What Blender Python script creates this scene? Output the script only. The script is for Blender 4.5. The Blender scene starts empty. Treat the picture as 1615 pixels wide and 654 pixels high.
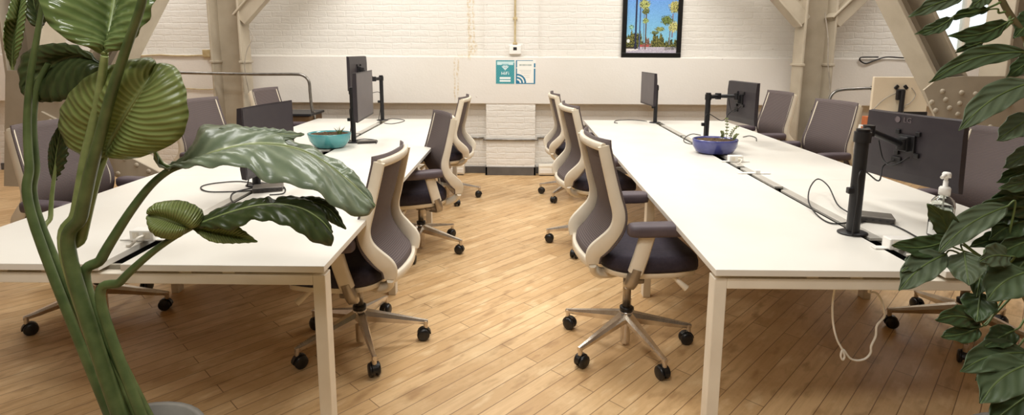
import bpy, bmesh, math, random
from mathutils import Vector, Matrix, Euler
random.seed(7)
PI = math.pi
scene = bpy.context.scene
COL = scene.collection

# ------------------------------------------------------------------ camera
F_PX, CX, CY, PITCH, ROLL, YAW, CAM_H = 881.674, 812.536, 221.111, .1616, .0051, -.0089, 1.5
Fv = Vector((math.sin(YAW)*math.cos(PITCH), math.cos(YAW)*math.cos(PITCH), -math.sin(PITCH)))
R0 = Vector((math.cos(YAW), -math.sin(YAW), 0)); U0 = R0.cross(Fv)
Rv = R0*math.cos(ROLL)+U0*math.sin(ROLL); Uv = -R0*math.sin(ROLL)+U0*math.cos(ROLL)
CAM = Vector((0, 0, CAM_H))
cd = bpy.data.cameras.new('camera'); cam = bpy.data.objects.new('camera', cd); COL.objects.link(cam)
m3 = Matrix((Rv, Uv, -Fv)).transposed()
cam.matrix_world = Matrix.Translation(CAM) @ m3.to_4x4()
cd.sensor_width = 36; cd.lens = 36*F_PX/1615
cd.shift_x = -(CX-807.5)/1615; cd.shift_y = (CY-327)/1615
cd.clip_start = .02
scene.camera = cam

def ray(u, v): return Fv + Rv*((u-CX)/F_PX) - Uv*((v-CY)/F_PX)
def PY(u, v, Y): d = ray(u, v); return CAM + d*(Y/d.y)        # photo point at depth Y in the room
def PZ(u, v, z): d = ray(u, v); return CAM + d*((z-CAM_H)/d.z)  # photo point on a level surface

# ------------------------------------------------------------------ materials
def lin(c):
    return tuple(((x/255)/12.92 if x/255 <= .04045 else ((x/255+.055)/1.055)**2.4) for x in c) + (1,)
def mat(name, rgb, rough=.5, metal=0, noise=None, bump=None, spec=.5, coat=0):
    m = bpy.data.materials.new(name); m.use_nodes = True
    nt = m.node_tree; b = nt.nodes['Principled BSDF']
    b.inputs['Base Color'].default_value = lin(rgb); b.inputs['Roughness'].default_value = rough
    b.inputs['Metallic'].default_value = metal; b.inputs['Specular IOR Level'].default_value = spec
    b.inputs['Coat Weight'].default_value = coat
    if noise or bump:
        tc = nt.nodes.new('ShaderNodeTexCoord')
    if noise:                                                    # (scale, second colour)
        n = nt.nodes.new('ShaderNodeTexNoise'); n.inputs['Scale'].default_value = noise[0]; n.inputs['Detail'].default_value = 5
        nt.links.new(tc.outputs['Object'], n.inputs['Vector'])
        r = nt.nodes.new('ShaderNodeValToRGB'); r.color_ramp.elements[0].position = .35; r.color_ramp.elements[1].position = .68
        r.color_ramp.elements[0].color = lin(rgb); r.color_ramp.elements[1].color = lin(noise[1])
        nt.links.new(n.outputs['Fac'], r.inputs['Fac']); nt.links.new(r.outputs['Color'], b.inputs['Base Color'])
    if bump:                                                     # (scale, strength, distance)
        n2 = nt.nodes.new('ShaderNodeTexNoise'); n2.inputs['Scale'].default_value = bump[0]; n2.inputs['Detail'].default_value = 4
        nt.links.new(tc.outputs['Object'], n2.inputs['Vector'])
        bp = nt.nodes.new('ShaderNodeBump'); bp.inputs['Strength'].default_value = bump[1]; bp.inputs['Distance'].default_value = bump[2]
        nt.links.new(n2.outputs['Fac'], bp.inputs['Height']); nt.links.new(bp.outputs['Normal'], b.inputs['Normal'])
    return m

class NT:
    """tiny node helper"""
    def __init__(s, m): s.t = m.node_tree; s.b = s.t.nodes['Principled BSDF']
    def n(s, kind, **kw):
        x = s.t.nodes.new(kind)
        for k, v in kw.items():
            if hasattr(x, k): setattr(x, k, v)
        return x
    def l(s, a, b): s.t.links.new(a, b)
    def math(s, op, a, b=None):
        x = s.t.nodes.new('ShaderNodeMath'); x.operation = op
        for i, q in enumerate((a, b)):
            if q is None: continue
            if isinstance(q, (int, float)): x.inputs[i].default_value = q
            else: s.l(q, x.inputs[i])
        return x.outputs[0]
    def mix(s, fac, a, b, mode='MIX'):
        x = s.t.nodes.new('ShaderNodeMix'); x.data_type = 'RGBA'; x.blend_type = mode
        for sock, q in ((x.inputs[0], fac), (x.inputs[6], a), (x.inputs[7], b)):
            if isinstance(q, (int, float)): sock.default_value = q
            elif isinstance(q, tuple): sock.default_value = q
            else: s.l(q, sock)
        return x.outputs[2]

def brick_mat(name, rgb, stain=False, smooth=False):
    m = mat(name, rgb, .55); g = NT(m)
    tc = g.n('ShaderNodeTexCoord'); mp = g.n('ShaderNodeMapping'); mp.inputs['Rotation'].default_value = (PI/2, 0, 0)
    g.l(tc.outputs['Object'], mp.inputs['Vector'])
    sep = g.n('ShaderNodeSeparateXYZ'); g.l(tc.outputs['Object'], sep.inputs[0])
    comb = g.n('ShaderNodeCombineXYZ'); g.l(g.math('ADD', sep.outputs[0], sep.outputs[1]), comb.inputs[0]); g.l(sep.outputs[2], comb.inputs[1])
    nz = g.n('ShaderNodeTexNoise'); nz.inputs['Scale'].default_value = 9; nz.inputs['Detail'].default_value = 6; g.l(tc.outputs['Object'], nz.inputs['Vector'])
    nf = g.n('ShaderNodeTexNoise'); nf.inputs['Scale'].default_value = 45; nf.inputs['Detail'].default_value = 5; g.l(tc.outputs['Object'], nf.inputs['Vector'])
    big = g.n('ShaderNodeTexNoise'); big.inputs['Scale'].default_value = 1.3; big.inputs['Detail'].default_value = 3; g.l(tc.outputs['Object'], big.inputs['Vector'])
    if smooth:
        h = g.math('ADD', g.math('MULTIPLY', nz.outputs['Fac'], .5), g.math('MULTIPLY', nf.outputs['Fac'], .35)); strength = .35
    else:
        br = g.n('ShaderNodeTexBrick')
        for k, v in (('Scale', 1), ('Mortar Size', .011), ('Mortar Smooth', .7), ('Brick Width', .215), ('Row Height', .072), ('Bias', 0)): br.inputs[k].default_value = v
        # wobble the courses a little
        wob = g.n('ShaderNodeVectorMath', operation='MULTIPLY_ADD'); g.l(nz.outputs['Color'], wob.inputs[0]); wob.inputs[1].default_value = (.06, .035, 0); g.l(comb.outputs[0], wob.inputs[2])
        g.l(wob.outputs[0], br.inputs['Vector'])
        stz = g.n('ShaderNodeMapping'); stz.inputs['Scale'].default_value = (7, 7, 26); g.l(tc.outputs['Object'], stz.inputs['Vector'])
        lay = g.n('ShaderNodeTexNoise'); lay.inputs['Scale'].default_value = 1; lay.inputs['Detail'].default_value = 5; g.l(stz.outputs[0], lay.inputs['Vector'])
        h = g.math('ADD', g.math('MULTIPLY', br.outputs['Fac'], -.42), g.math('ADD', g.math('MULTIPLY', lay.outputs['Fac'], 1.1), g.math('MULTIPLY', nf.outputs['Fac'], .5))); strength = .42
    bp = g.n('ShaderNodeBump'); bp.inputs['Strength'].default_value = strength; bp.inputs['Distance'].default_value = .012
    g.l(h, bp.inputs['Height']); g.l(bp.outputs['Normal'], g.b.inputs['Normal'])
    d = tuple(x*f for x, f in zip(rgb, (.93, .915, .88)))
    col = g.mix(g.math('MULTIPLY', big.outputs['Fac'], .7), lin(rgb), lin(d))
    # small chips and dark specks of age
    sp = g.n('ShaderNodeTexNoise'); sp.inputs['Scale'].default_value = 22; sp.inputs['Detail'].default_value = 3; g.l(tc.outputs['Object'], sp.inputs['Vector'])
    chip = g.n('ShaderNodeMapRange'); chip.inputs[1].default_value = .725; chip.inputs[2].default_value = .78; g.l(sp.outputs['Fac'], chip.inputs[0])
    col = g.mix(g.math('MULTIPLY', chip.outputs[0], .5), col, lin((150, 128, 100)))
    if stain:                                                   # rusty water run on the paint
        def band(x0, w, z0, z1):
            wx = g.math('ADD', sep.outputs[0], g.math('MULTIPLY', g.math('SUBTRACT', nz.outputs['Fac'], .5), .07))
            a = g.math('ABSOLUTE', g.math('SUBTRACT', wx, x0))
            r = g.n('ShaderNodeMapRange'); r.inputs[1].default_value = w; r.inputs[2].default_value = w*.45; g.l(a, r.inputs[0])
            lo = g.n('ShaderNodeMapRange'); lo.inputs[1].default_value = z0; lo.inputs[2].default_value = z0+.06; g.l(sep.outputs[2], lo.inputs[0])
            hi = g.n('ShaderNodeMapRange'); hi.inputs[1].default_value = z1; hi.inputs[2].default_value = z1-.06; g.l(sep.outputs[2], hi.inputs[0])
            return g.math('MULTIPLY', g.math('MULTIPLY', r.outputs[0], lo.outputs[0]), hi.outputs[0])
        def rngs(o):
            r = g.n('ShaderNodeMapRange'); r.inputs[1].default_value = .38; r.inputs[2].default_value = .66; g.l(o, r.inputs[0]); return r.outputs[0]
        s = band(-.60, .028, 1.36, 3.6)
        for q in ((-.55, .016, 1.45, 3.6), (-.735, .014, .85, 1.42), (-.775, .011, .85, 1.42), (-.70, .07, 1.375, 1.45), (-.56, .055, 1.41, 1.60)):
            s = g.math('MAXIMUM', s, band(*q))
        s = g.math('MULTIPLY', s, g.math('MULTIPLY', rngs(nf.outputs['Fac']), .62))
        col = g.mix(s, col, lin((198, 168, 100)))
    g.l(col, g.b.inputs['Base Color'])
    return m

def floor_mat():
    m = mat('worn_wood_strip', (196, 156, 104), .42); g = NT(m)
    tc = g.n('ShaderNodeTexCoord'); mp = g.n('ShaderNodeMapping'); mp.inputs['Rotation'].default_value = (0, 0, -PI/4*1.03)
    g.l(tc.outputs['Object'], mp.inputs['Vector'])
    br = g.n('ShaderNodeTexBrick'); br.offset = .37; br.offset_frequency = 2
    for k, v in (('Scale', 1), ('Mortar Size', .0022), ('Mortar Smooth', .3), ('Brick Width', 1.15), ('Row Height', .083), ('Bias', 0)): br.inputs[k].default_value = v
    br.inputs['Color1'].default_value = (0, 0, 0, 1); br.inputs['Color2'].default_value = (1, 1, 1, 1); br.inputs['Mortar'].default_value = (.5, .5, .5, 1)
    g.l(mp.outputs[0], br.inputs['Vector'])
    st = g.n('ShaderNodeMapping'); st.inputs['Scale'].default_value = (1.6, 22, 1); g.l(mp.outputs[0], st.inputs['Vector'])
    gr = g.n('ShaderNodeTexNoise'); gr.inputs['Scale'].default_value = 2.2; gr.inputs['Detail'].default_value = 7; gr.inputs['Roughness'].default_value = .65; g.l(st.outputs[0], gr.inputs['Vector'])
    wear = g.n('ShaderNodeTexNoise'); wear.inputs['Scale'].default_value = 2.6; wear.inputs['Detail'].default_value = 8; wear.inputs['Roughness'].default_value = .7; g.l(tc.outputs['Object'], wear.inputs['Vector'])
    st2 = g.n('ShaderNodeMapping'); st2.inputs['Scale'].default_value = (5, 13, 1); g.l(mp.outputs[0], st2.inputs['Vector'])
    pt = g.n('ShaderNodeTexNoise'); pt.inputs['Scale'].default_value = 1; pt.inputs['Detail'].default_value = 6; g.l(st2.outputs[0], pt.inputs['Vector'])
    c = g.mix(br.outputs['Color'], lin((222, 187, 139)), lin((198, 160, 112)))
    def rng(o, a, b):
        r = g.n('ShaderNodeMapRange'); r.inputs[1].default_value = a; r.inputs[2].default_value = b; g.l(o, r.inputs[0]); return r.outputs[0]
    c = g.mix(g.math('MULTIPLY', rng(gr.outputs['Fac'], .45, .75), .55), c, lin((176, 138, 92)))
    c = g.mix(g.math('MULTIPLY', rng(wear.outputs['Fac'], .5, .72), .6), c, lin((232, 202, 156)))
    c = g.mix(g.math('MULTIPLY', rng(pt.outputs['Fac'], .58, .72), .55), c, lin((240, 214, 170)))
    c = g.mix(g.math('MULTIPLY', rng(pt.outputs['Fac'], .44, .30), .65), c, lin((158, 120, 78)))
    c = g.mix(g.math('MULTIPLY', br.outputs['Fac'], .72), c, lin((96, 62, 30)))
    g.l(c, g.b.inputs['Base Color'])
    bp = g.n('ShaderNodeBump'); bp.inputs['Strength'].default_value = .35; bp.inputs['Distance'].default_value = .004
    g.l(g.math('SUBTRACT', g.math('MULTIPLY', gr.outputs['Fac'], .5), br.outputs['Fac']), bp.inputs['Height']); g.l(bp.outputs['Normal'], g.b.inputs['Normal'])
    return m

def mesh_fabric(name, rgb):
    m = mat(name, rgb, .8); g = NT(m)
    tc = g.n('ShaderNodeTexCoord'); w = g.n('ShaderNodeTexWave'); w.bands_direction = 'Z'; w.inputs['Scale'].default_value = 42; w.inputs['Distortion'].default_value = .4
    g.l(tc.outputs['Object'], w.inputs['Vector'])
    g.l(g.mix(w.outputs['Fac'], lin(tuple(x*.82 for x in rgb)), lin(tuple(min(255, x*1.12) for x in rgb))), g.b.inputs['Base Color'])
    bp = g.n('ShaderNodeBump'); bp.inputs['Strength'].default_value = .4; bp.inputs['Distance'].default_value = .002
    g.l(w.outputs['Fac'], bp.inputs['Height']); g.l(bp.outputs['Normal'], g.b.inputs['Normal'])
    return m

def leaf_mat(name, dark, light, rib, vein=60, rough=.33, skew=.25, vfrac=.5, trans=.34):
    """leaf blade: UV.x runs base to tip, UV.y runs -1..1 across"""
    m = mat(name, dark, rough); g = NT(m)
    uv = g.n('ShaderNodeUVMap'); sep = g.n('ShaderNodeSeparateXYZ'); g.l(uv.outputs[0], sep.inputs[0])
    av = g.math('ABSOLUTE', sep.outputs[1])
    ph = g.math('MULTIPLY', g.math('SUBTRACT', sep.outputs[0], g.math('MULTIPLY', av, skew)), vein)
    tc = g.n('ShaderNodeTexCoord'); nz = g.n('ShaderNodeTexNoise'); nz.inputs['Scale'].default_value = 14; nz.inputs['Detail'].default_value = 4; g.l(tc.outputs['Object'], nz.inputs['Vector'])
    ph = g.math('ADD', ph, g.math('MULTIPLY', nz.outputs['Fac'], 2.5))
    wv = g.math('ADD', g.math('MULTIPLY', g.math('SINE', ph), .5), .5)
    c = g.mix(g.math('MULTIPLY', g.math('POWER', wv, 2.0), vfrac), lin(dark), lin(light))
    c = g.mix(g.math('MULTIPLY', nz.outputs['Fac'], .45), c, lin(light))
    r = g.n('ShaderNodeMapRange'); r.inputs[1].default_value = .075; r.inputs[2].default_value = .02; g.l(av, r.inputs[0])
    c = g.mix(r.outputs[0], c, lin(rib))
    g.l(c, g.b.inputs['Base Color'])
    bp = g.n('ShaderNodeBump'); bp.inputs['Strength'].default_value = .55; bp.inputs['Distance'].default_value = .004
    g.l(wv, bp.inputs['Height']); g.l(bp.outputs['Normal'], g.b.inputs['Normal'])
    tr = g.n('ShaderNodeBsdfTranslucent'); g.l(c, tr.inputs['Color'])
    mx = g.n('ShaderNodeMixShader'); mx.inputs[0].default_value = trans
    out = [n for n in g.t.nodes if n.type == 'OUTPUT_MATERIAL'][0]
    g.l(g.b.outputs[0], mx.inputs[1]); g.l(tr.outputs[0], mx.inputs[2]); g.l(mx.outputs[0], out.inputs['Surface'])
    return m

def glass_mat(name, rgb=(240, 248, 250), rough=0.0):
    m = mat(name, rgb, rough); b = m.node_tree.nodes['Principled BSDF']
    b.inputs['Transmission Weight'].default_value = 1; b.inputs['IOR'].default_value = 1.4
    return m

def print_mat(name):
    m = mat(name, (255, 255, 255), .35); g = NT(m)
    a = g.n('ShaderNodeVertexColor'); a.layer_name = 'ink'; g.l(a.outputs['Color'], g.b.inputs['Base Color'])
    return m

M = {}
def setup_mats():
    M['brick'] = brick_mat('painted_brick', (235, 231, 224), True)
    M['plaster'] = brick_mat('painted_plaster', (237, 232, 225), True, True)
    M['side'] = brick_mat('side_brick', (226, 208, 194))
    M['ceil'] = mat('ceiling_boards', (150, 138, 120), .8, noise=(3, (136, 124, 106)))
    M['front'] = mat('front_wall_paint', (140, 130, 118), .8, noise=(3, (128, 118, 106)))
    M['floor'] = floor_mat()
    M['base'] = mat('grey_vinyl', (98, 94, 90), .5, noise=(6, (84, 80, 77)))
    M['steel'] = mat('taupe_painted_steel', (190, 178, 157), .5, noise=(5, (176, 163, 142)), bump=(40, .12, .004))
    M['white'] = mat('desk_laminate', (233, 229, 219), .38, noise=(3, (228, 223, 212)))
    M['edge'] = mat('desk_edge_band', (226, 218, 203), .45, noise=(12, (219, 210, 194)))
    M['frame'] = mat('white_powder_coat', (236, 228, 211), .4, noise=(9, (229, 220, 203)))
    M['greige'] = mat('grey_tray_metal', (170, 164, 148), .45, .2, noise=(8, (158, 152, 137)))
    M['alu'] = mat('aluminium_lid', (214, 210, 200), .35, .35, noise=(10, (202, 197, 187)))
    M['black'] = mat('black_plastic', (26, 25, 27), .42, noise=(30, (32, 31, 33)))
    M['dark'] = mat('dark_tray', (28, 27, 25), .6, noise=(12, (36, 34, 32)))
    M['case'] = mat('monitor_case', (46, 40, 45), .45, noise=(14, (52, 46, 50)), bump=(160, .1, .001))
    M['logo'] = mat('logo_grey', (108, 98, 100), .35, noise=(20, (102, 90, 94)))
    M['screen'] = mat('dark_screen', (58, 53, 58), .38, noise=(8, (64, 58, 62)))
    M['screen2'] = mat('dark_screen_matte', (92, 86, 88), .42, noise=(8, (98, 91, 92)))
    M['chairw'] = mat('chair_white_plastic', (233, 222, 201), .36, noise=(10, (225, 213, 191)))
    M['chairm'] = mesh_fabric('grey_back_mesh', (98, 86, 84))
    M['seat'] = mat('navy_seat_fabric', (42, 35, 46), .85, noise=(60, (52, 44, 54)), bump=(220, .35, .002))
    M['pad'] = mat('arm_pad_rubber', (92, 80, 84), .55, noise=(18, (82, 71, 76)))
    M['mech'] = mat('mechanism_grey', (150, 139, 124), .38, .55, noise=(14, (128, 117, 104)))
    M['chrome'] = mat('polished_aluminium', (232, 226, 216), .25, .9, noise=(9, (198, 187, 174)))
    M['silver'] = mat('silver_sleeve', (176, 166, 152), .3, .8, noise=(12, (160, 150, 137)))
    M['caster'] = mat('black_caster', (20, 19, 20), .35, noise=(40, (30, 29, 29)))
    M['pipe'] = mat('galvanised_conduit', (150, 146, 140), .32, .85, noise=(20, (128, 124, 118)))
    M['pipep'] = mat('painted_conduit', (206, 190, 150), .45, .1, noise=(14, (184, 162, 118)))
    M['wire'] = mat('grey_wire', (176, 166, 152), .5, noise=(14, (150, 140, 126)))
    M['wcord'] = mat('white_cord', (240, 234, 222), .45, noise=(20, (230, 223, 209)))
    M['bcord'] = mat('black_cord', (24, 22, 22), .5, noise=(30, (32, 30, 30)))
    M['socket'] = mat('white_socket_plastic', (246, 243, 236), .3, noise=(10, (238, 234, 226)))
    M['teal'] = mat('teal_glaze', (70, 150, 156), .2, noise=(9, (96, 172, 174)), bump=(30, .15, .003), coat=.4)
    M['blue'] = mat('cobalt_glaze', (64, 68, 128), .22, noise=(9, (84, 88, 146)), bump=(30, .2, .003), coat=.4)
    M['soil'] = mat('dry_soil', (104, 82, 54), .95, noise=(70, (66, 48, 30)), bump=(90, 1, .01))
    M['succ'] = mat('succulent_green', (104, 118, 62), .5, noise=(40, (136, 142, 92)))
    M['dock'] = mat('dock_grey', (126, 120, 112), .4, .5, noise=(12, (112, 106, 98)))
    M['dockd'] = mat('dock_side', (72, 68, 66), .4, .3, noise=(12, (62, 58, 56)))
    M['fblack'] = mat('black_frame', (16, 15, 15), .3, noise=(12, (22, 21, 20)))
    M['ink'] = print_mat('printed_sheet')
    M['wmon'] = mat('white_monitor_back', (244, 228, 200), .45, noise=(4, (238, 221, 192)))
    M['wood'] = mat('brown_wood', (122, 92, 58), .6, noise=(8, (98, 72, 44)))
    M['orange'] = mat('orange_card', (196, 112, 66), .6, noise=(12, (184, 100, 56)))
    M['glass'] = glass_mat('window_glass')
    M['clear'] = glass_mat('clear_bottle', (246, 250, 248), .04)
    M['gel'] = glass_mat('sanitizer_gel', (236, 244, 240), .02)
    M['label'] = mat('bottle_label', (240, 240, 236), .4, noise=(20, (234, 234, 229)))
    M['pot'] = mat('grey_planter', (120, 116, 108), .7, noise=(12, (104, 100, 92)))
    M['pal'] = leaf_mat('paradise_leaf_light', (106, 120, 62), (160, 170, 108), (176, 186, 124), 150, .34, .12, .6)
    M['pal2'] = leaf_mat('paradise_leaf_mid', (100, 116, 90), (162, 172, 144), (190, 194, 152), 60, .26, .30, .45)
    M['pal3'] = leaf_mat('paradise_leaf_dark', (54, 68, 38), (88, 98, 58), (112, 120, 76), 55, .34, .28, .45)
    M['pal4'] = leaf_mat('paradise_leaf_gloss', (82, 104, 54), (146, 160, 102), (168, 180, 114), 110, .14, .20, .55)
    M['stem'] = mat('paradise_stalk', (104, 120, 68), .4, noise=(16, (138, 150, 96)))
    M['stemd'] = mat('paradise_stalk_dark', (62, 78, 42), .4, noise=(16, (88, 102, 60)))
    M['lf'] = leaf_mat('broad_leaf', (86, 104, 72), (116, 132, 98), (152, 164, 122), 26, .45, .45, .4)
    M['lf2'] = leaf_mat('broad_leaf_dark', (70, 90, 56), (96, 116, 76), (138, 154, 106), 26, .42, .45, .4)  # deeper green tone of the broad leaves
    M['lf3'] = leaf_mat('broad_leaf_grey', (98, 112, 86), (130, 144, 112), (164, 174, 136), 26, .5, .45, .4)
    M['twig'] = mat('green_twig', (104, 124, 70), .5, noise=(16, (88, 104, 56)))
    M['bark'] = mat('plant_bark', (112, 100, 66), .7, noise=(20, (92, 80, 52)))
setup_mats()

# ------------------------------------------------------------------ mesh builder
def catmull(pts, k=6, closed=False):
    pts = [Vector(p) for p in pts]; n = len(pts)
    if n < 3: return pts
    out = []; segs = n if closed else n-1
    for i in range(segs):
        g = (lambda j: pts[j % n]) if closed else (lambda j: pts[max(0, min(n-1, j))])
        a, b, c, d = g(i-1), g(i), g(i+1), g(i+2)
        for s in range(k):
            t = s/k
            out.append(.5*((2*b)+(c-a)*t+(2*a-5*b+4*c-d)*t*t+(3*b-a-3*c+d)*t**3))
    if not closed: out.append(pts[-1].copy())
    return out
def resample(pts, n):
    pts = [Vector(p) for p in pts]; L = [0]
    for a, b in zip(pts, pts[1:]): L.append(L[-1]+(b-a).length)
    out = []
    for i in range(n):
        t = L[-1]*i/(n-1); j = 0
        while j < len(pts)-2 and L[j+1] < t: j += 1
        d = L[j+1]-L[j]; out.append(pts[j].lerp(pts[j+1], 0 if d < 1e-9 else (t-L[j])/d))
    return out

class MB:
    def __init__(s): s.v = []; s.f = []; s.mi = []; s.sm = []; s.uv = {}
    def add(s, vs, fs, mi=0, smooth=False, xf=None):
        o = len(s.v)
        s.v += [(xf @ Vector(q)) if xf else Vector(q) for q in vs]
        for q in fs: s.f.append([o+i for i in q]); s.mi.append(mi); s.sm.append(smooth)
        return o
    def box(s, c, d, bev=0, mi=0, rot=None, seg=2):
        bm = bmesh.new(); bmesh.ops.create_cube(bm, size=1)
        for q in bm.verts: q.co = Vector((q.co.x*d[0], q.co.y*d[1], q.co.z*d[2]))
        if bev: bmesh.ops.bevel(bm, geom=bm.edges[:], offset=min(bev, min(d)*.49), segments=seg, profile=.5, affect='EDGES')
        bm.verts.index_update()
        X = Matrix.Translation(Vector(c)) @ (rot.to_4x4() if rot else Matrix())
        s.add([q.co for q in bm.verts], [[q.index for q in f.verts] for f in bm.faces], mi, False, X); bm.free(); return s
    def rbox(s, a, b, bev=0, mi=0):
        a, b = Vector(a), Vector(b); return s.box((a+b)/2, [abs(q) for q in (b-a)], bev, mi)
    def loft(s, rings, mi=0, smooth=True, cap=True, closed=False):
        n = len(rings[0]); vs = [p for r in rings for p in r]; fs = []; R = len(rings)
        for i in range(R if closed else R-1):
            for j in range(n):
                a, b = i*n, ((i+1) % R)*n; fs.append((a+j, a+(j+1) % n, b+(j+1) % n, b+j))
        s.add(vs, fs, mi, smooth)
        if cap and not closed:
            s.add(rings[0], [list(range(n))[::-1]], mi, False); s.add(rings[-1], [list(range(n))], mi, False)
        return s
    def sweep(s, pts, sec, mi=0, smooth=True, cap=True, up=Vector((0, 0, 1)), closed=False, scale=None):
        """sec: 2D profile (side, up) swept along pts; scale(i/n)->(a,b)"""
        pts = [Vector(p) for p in pts]; n = len(pts); rings = []; prev = None
        for i, p in enumerate(pts):
            t = (pts[(i+1) % n]-pts[i-1]) if closed else (pts[min(n-1, i+1)]-pts[max(0, i-1)])
            t.normalize()
            if prev is None:
                sd = t.cross(up)
                if sd.length < 1e-3: sd = t.cross(Vector((1, 0, 0)))
            else:
                sd = prev - t*prev.dot(t)
            sd.normalize(); prev = sd; u = sd.cross(t)
            a, b = scale(i/max(1, n-1)) if scale else (1, 1)
            rings.append([p+sd*(x*a)+u*(y*b) for x, y in sec])
        return s.loft(rings, mi, smooth, cap, closed)
    def tube(s, pts, r, seg=10, mi=0, cap=True, closed=False):
        rr = r if callable(r) else (lambda t: r)
        return s.sweep(pts, [(math.cos(2*PI*k/seg), math.sin(2*PI*k/seg)) for k in range(seg)], mi, True, cap, closed=closed, scale=lambda t: (rr(t), rr(t)))
    def cyl(s, a, b, r, seg=20, mi=0, r2=None):
        a, b = Vector(a), Vector(b); return s.tube([a, a.lerp(b, .5), b], lambda t: r+((r2 if r2 is not None else r)-r)*t, seg, mi)
    def lathe(s, prof, seg=28, mi=0, c=(0, 0, 0), lobe=0, nl=4, sx=1, sy=1):
        c = Vector(c); rings = []
        for r, z in prof:
            rings.append([c+Vector((r*sx*(1+lobe*math.cos(nl*2*PI*k/seg))*math.cos(2*PI*k/seg), r*sy*(1+lobe*math.cos(nl*2*PI*k/seg))*math.sin(2*PI*k/seg), z)) for k in range(seg)])
        return s.loft(rings, mi, True, True)
    def prism(s, poly, axis, a, b, mi=0):
        """poly of 3D points extruded from offset a to b along axis"""
        ax = Vector(axis); n = len(poly); A = [Vector(p)+ax*a for p in poly]; B = [Vector(p)+ax*b for p in poly]
        s.add(A+B, [list(range(n))[::-1], [n+i for i in range(n)]]+[(i, (i+1) % n, n+(i+1) % n, n+i) for i in range(n)], mi); return s
    def dome(s, c, r, nrm, mi=0, h=.6):
        nrm = Vector(nrm).normalized(); q = nrm.to_track_quat('Z', 'Y').to_matrix(); c = Vector(c); rings = []
        for k in range(4):
            a = PI/2*k/4; rings.append([c+q @ Vector((r*math.cos(a)*math.cos(2*PI*j/10), r*math.cos(a)*math.sin(2*PI*j/10), r*h*math.sin(a))) for j in range(10)])
        return s.loft(rings, mi, True, True)
    def grid(s, G, mi=0, thick=0, uvs=None):
        """G[i][j] points; thick>0 gives a second skin and rim"""
        R, Cn = len(G), len(G[0]); o = len(s.v)
        vs = [p for r in G for p in r]; fs = [(i*Cn+j, i*Cn+j+1, (i+1)*Cn+j+1, (i+1)*Cn+j) for i in range(R-1) for j in range(Cn-1)]
        s.add(vs, fs, mi, True)
        if uvs:
            for i in range(R):
                for j in range(Cn): s.uv[o+i*Cn+j] = uvs[i][j]
        if thick:
            N = []
            for i in range(R):
                for j in range(Cn):
                    du = G[min(R-1, i+1)][j]-G[max(0, i-1)][j]; dv = G[i][min(Cn-1, j+1)]-G[i][max(0, j-1)]
                    q = du.cross(dv); N.append(q.normalized() if q.length > 1e-9 else Vector((0, 0, 1)))
            o2 = s.add([p+q*thick for p, q in zip(vs, N)], [f[::-1] for f in fs], mi, True)
            if uvs:
                for i in range(R):
                    for j in range(Cn): s.uv[o2+i*Cn+j] = uvs[i][j]
            rim = [i for i in range(Cn)]+[i*Cn+Cn-1 for i in range(1, R)]+[(R-1)*Cn+j for j in range(Cn-2, -1, -1)]+[i*Cn for i in range(R-2, 0, -1)]
            for a, b in zip(rim, rim[1:]+rim[:1]):
                s.f.append([o+a, o2+a, o2+b, o+b]); s.mi.append(mi); s.sm.append(False)
        return s
    def build(s, name, mats, parent=None, loc=None):
        me = bpy.data.meshes.new(name); off = Vector(loc) if loc is not None else Vector((0, 0, 0))
        me.from_pydata([tuple(p-off) for p in s.v], [], s.f)
        for mm in (mats if isinstance(mats, (list, tuple)) else [mats]): me.materials.append(M[mm])
        me.polygons.foreach_set('material_index', s.mi); me.polygons.foreach_set('use_smooth', s.sm)
        if s.uv:
            ul = me.uv_layers.new(name='UVMap')
            for lp in me.loops:
                if lp.vertex_index in s.uv: ul.data[lp.index].uv = s.uv[lp.vertex_index]
        me.update()
        o = bpy.data.objects.new(name, me); COL.objects.link(o)
        if parent is not None: o.parent = parent
        elif loc is not None: o.location = off
        return o

def tag(o, label, cat, group=None, kind=None):
    o['label'] = label; o['category'] = cat
    if group: o['group'] = group
    if kind: o['kind'] = kind
    return o
def empty(name, loc, label, cat, group=None, rz=0):
    o = bpy.data.objects.new(name, None); o.empty_display_size = .1; COL.objects.link(o)
    o.location = loc; o.rotation_euler.z = rz; return tag(o, label, cat, group)
def struct(o): o['kind'] = 'structure'; return o
def copy_tree(o, parent=None):
    c = o.copy(); COL.objects.link(c)
    if parent is not None: c.parent = parent
    for ch in list(o.children): copy_tree(ch, c)
    return c

# ------------------------------------------------------------------ room shell
XL, XR, YB, YF, ZC = -6.4, 6.9, 6.71, -2.6, 3.7
struct(MB().rbox((XL-.2, YF-.2, -.1), (XR+.2, YB+.4, 0)).build('floor', 'floor'))
struct(MB().rbox((XL-.2, YF-.2, ZC), (XR+.2, YB+.4, ZC+.1)).build('ceiling', 'ceil'))
WX0, WX1, WZ0, WZ1 = 4.72, 6.55, 1.46, 3.1
w = MB()
w.rbox((XL, YB, 0), (XR, YB+.3, .875), 0, 0)                       # recessed lower brick
w.rbox((XL, 6.635, 1.40), (WX0, YB+.3, ZC), 0, 0)                  # upper brick
w.rbox((WX0, 6.635, 1.40), (WX1, YB+.3, WZ0), 0, 0)
w.rbox((WX0, 6.635, WZ1), (WX1, YB+.3, ZC), 0, 0)
w.rbox((WX1, 6.635, 1.40), (XR, YB+.3, ZC), 0, 0)
struct(w.build('wall_back', ['brick', 'plaster']))
struct(MB().rbox((XL, 6.585, .862), (XR, 6.80, 1.408), .006).build('trim_1', 'plaster'))   # smooth concrete band
pl = MB(); pl.rbox((-.405, 6.59, .05), (.178, 6.80, .87)); pl.rbox((-.425, 6.605, 1.40), (.205, 6.80, ZC))
struct(pl.build('trim_2', 'brick'))                                # brick pier
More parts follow.
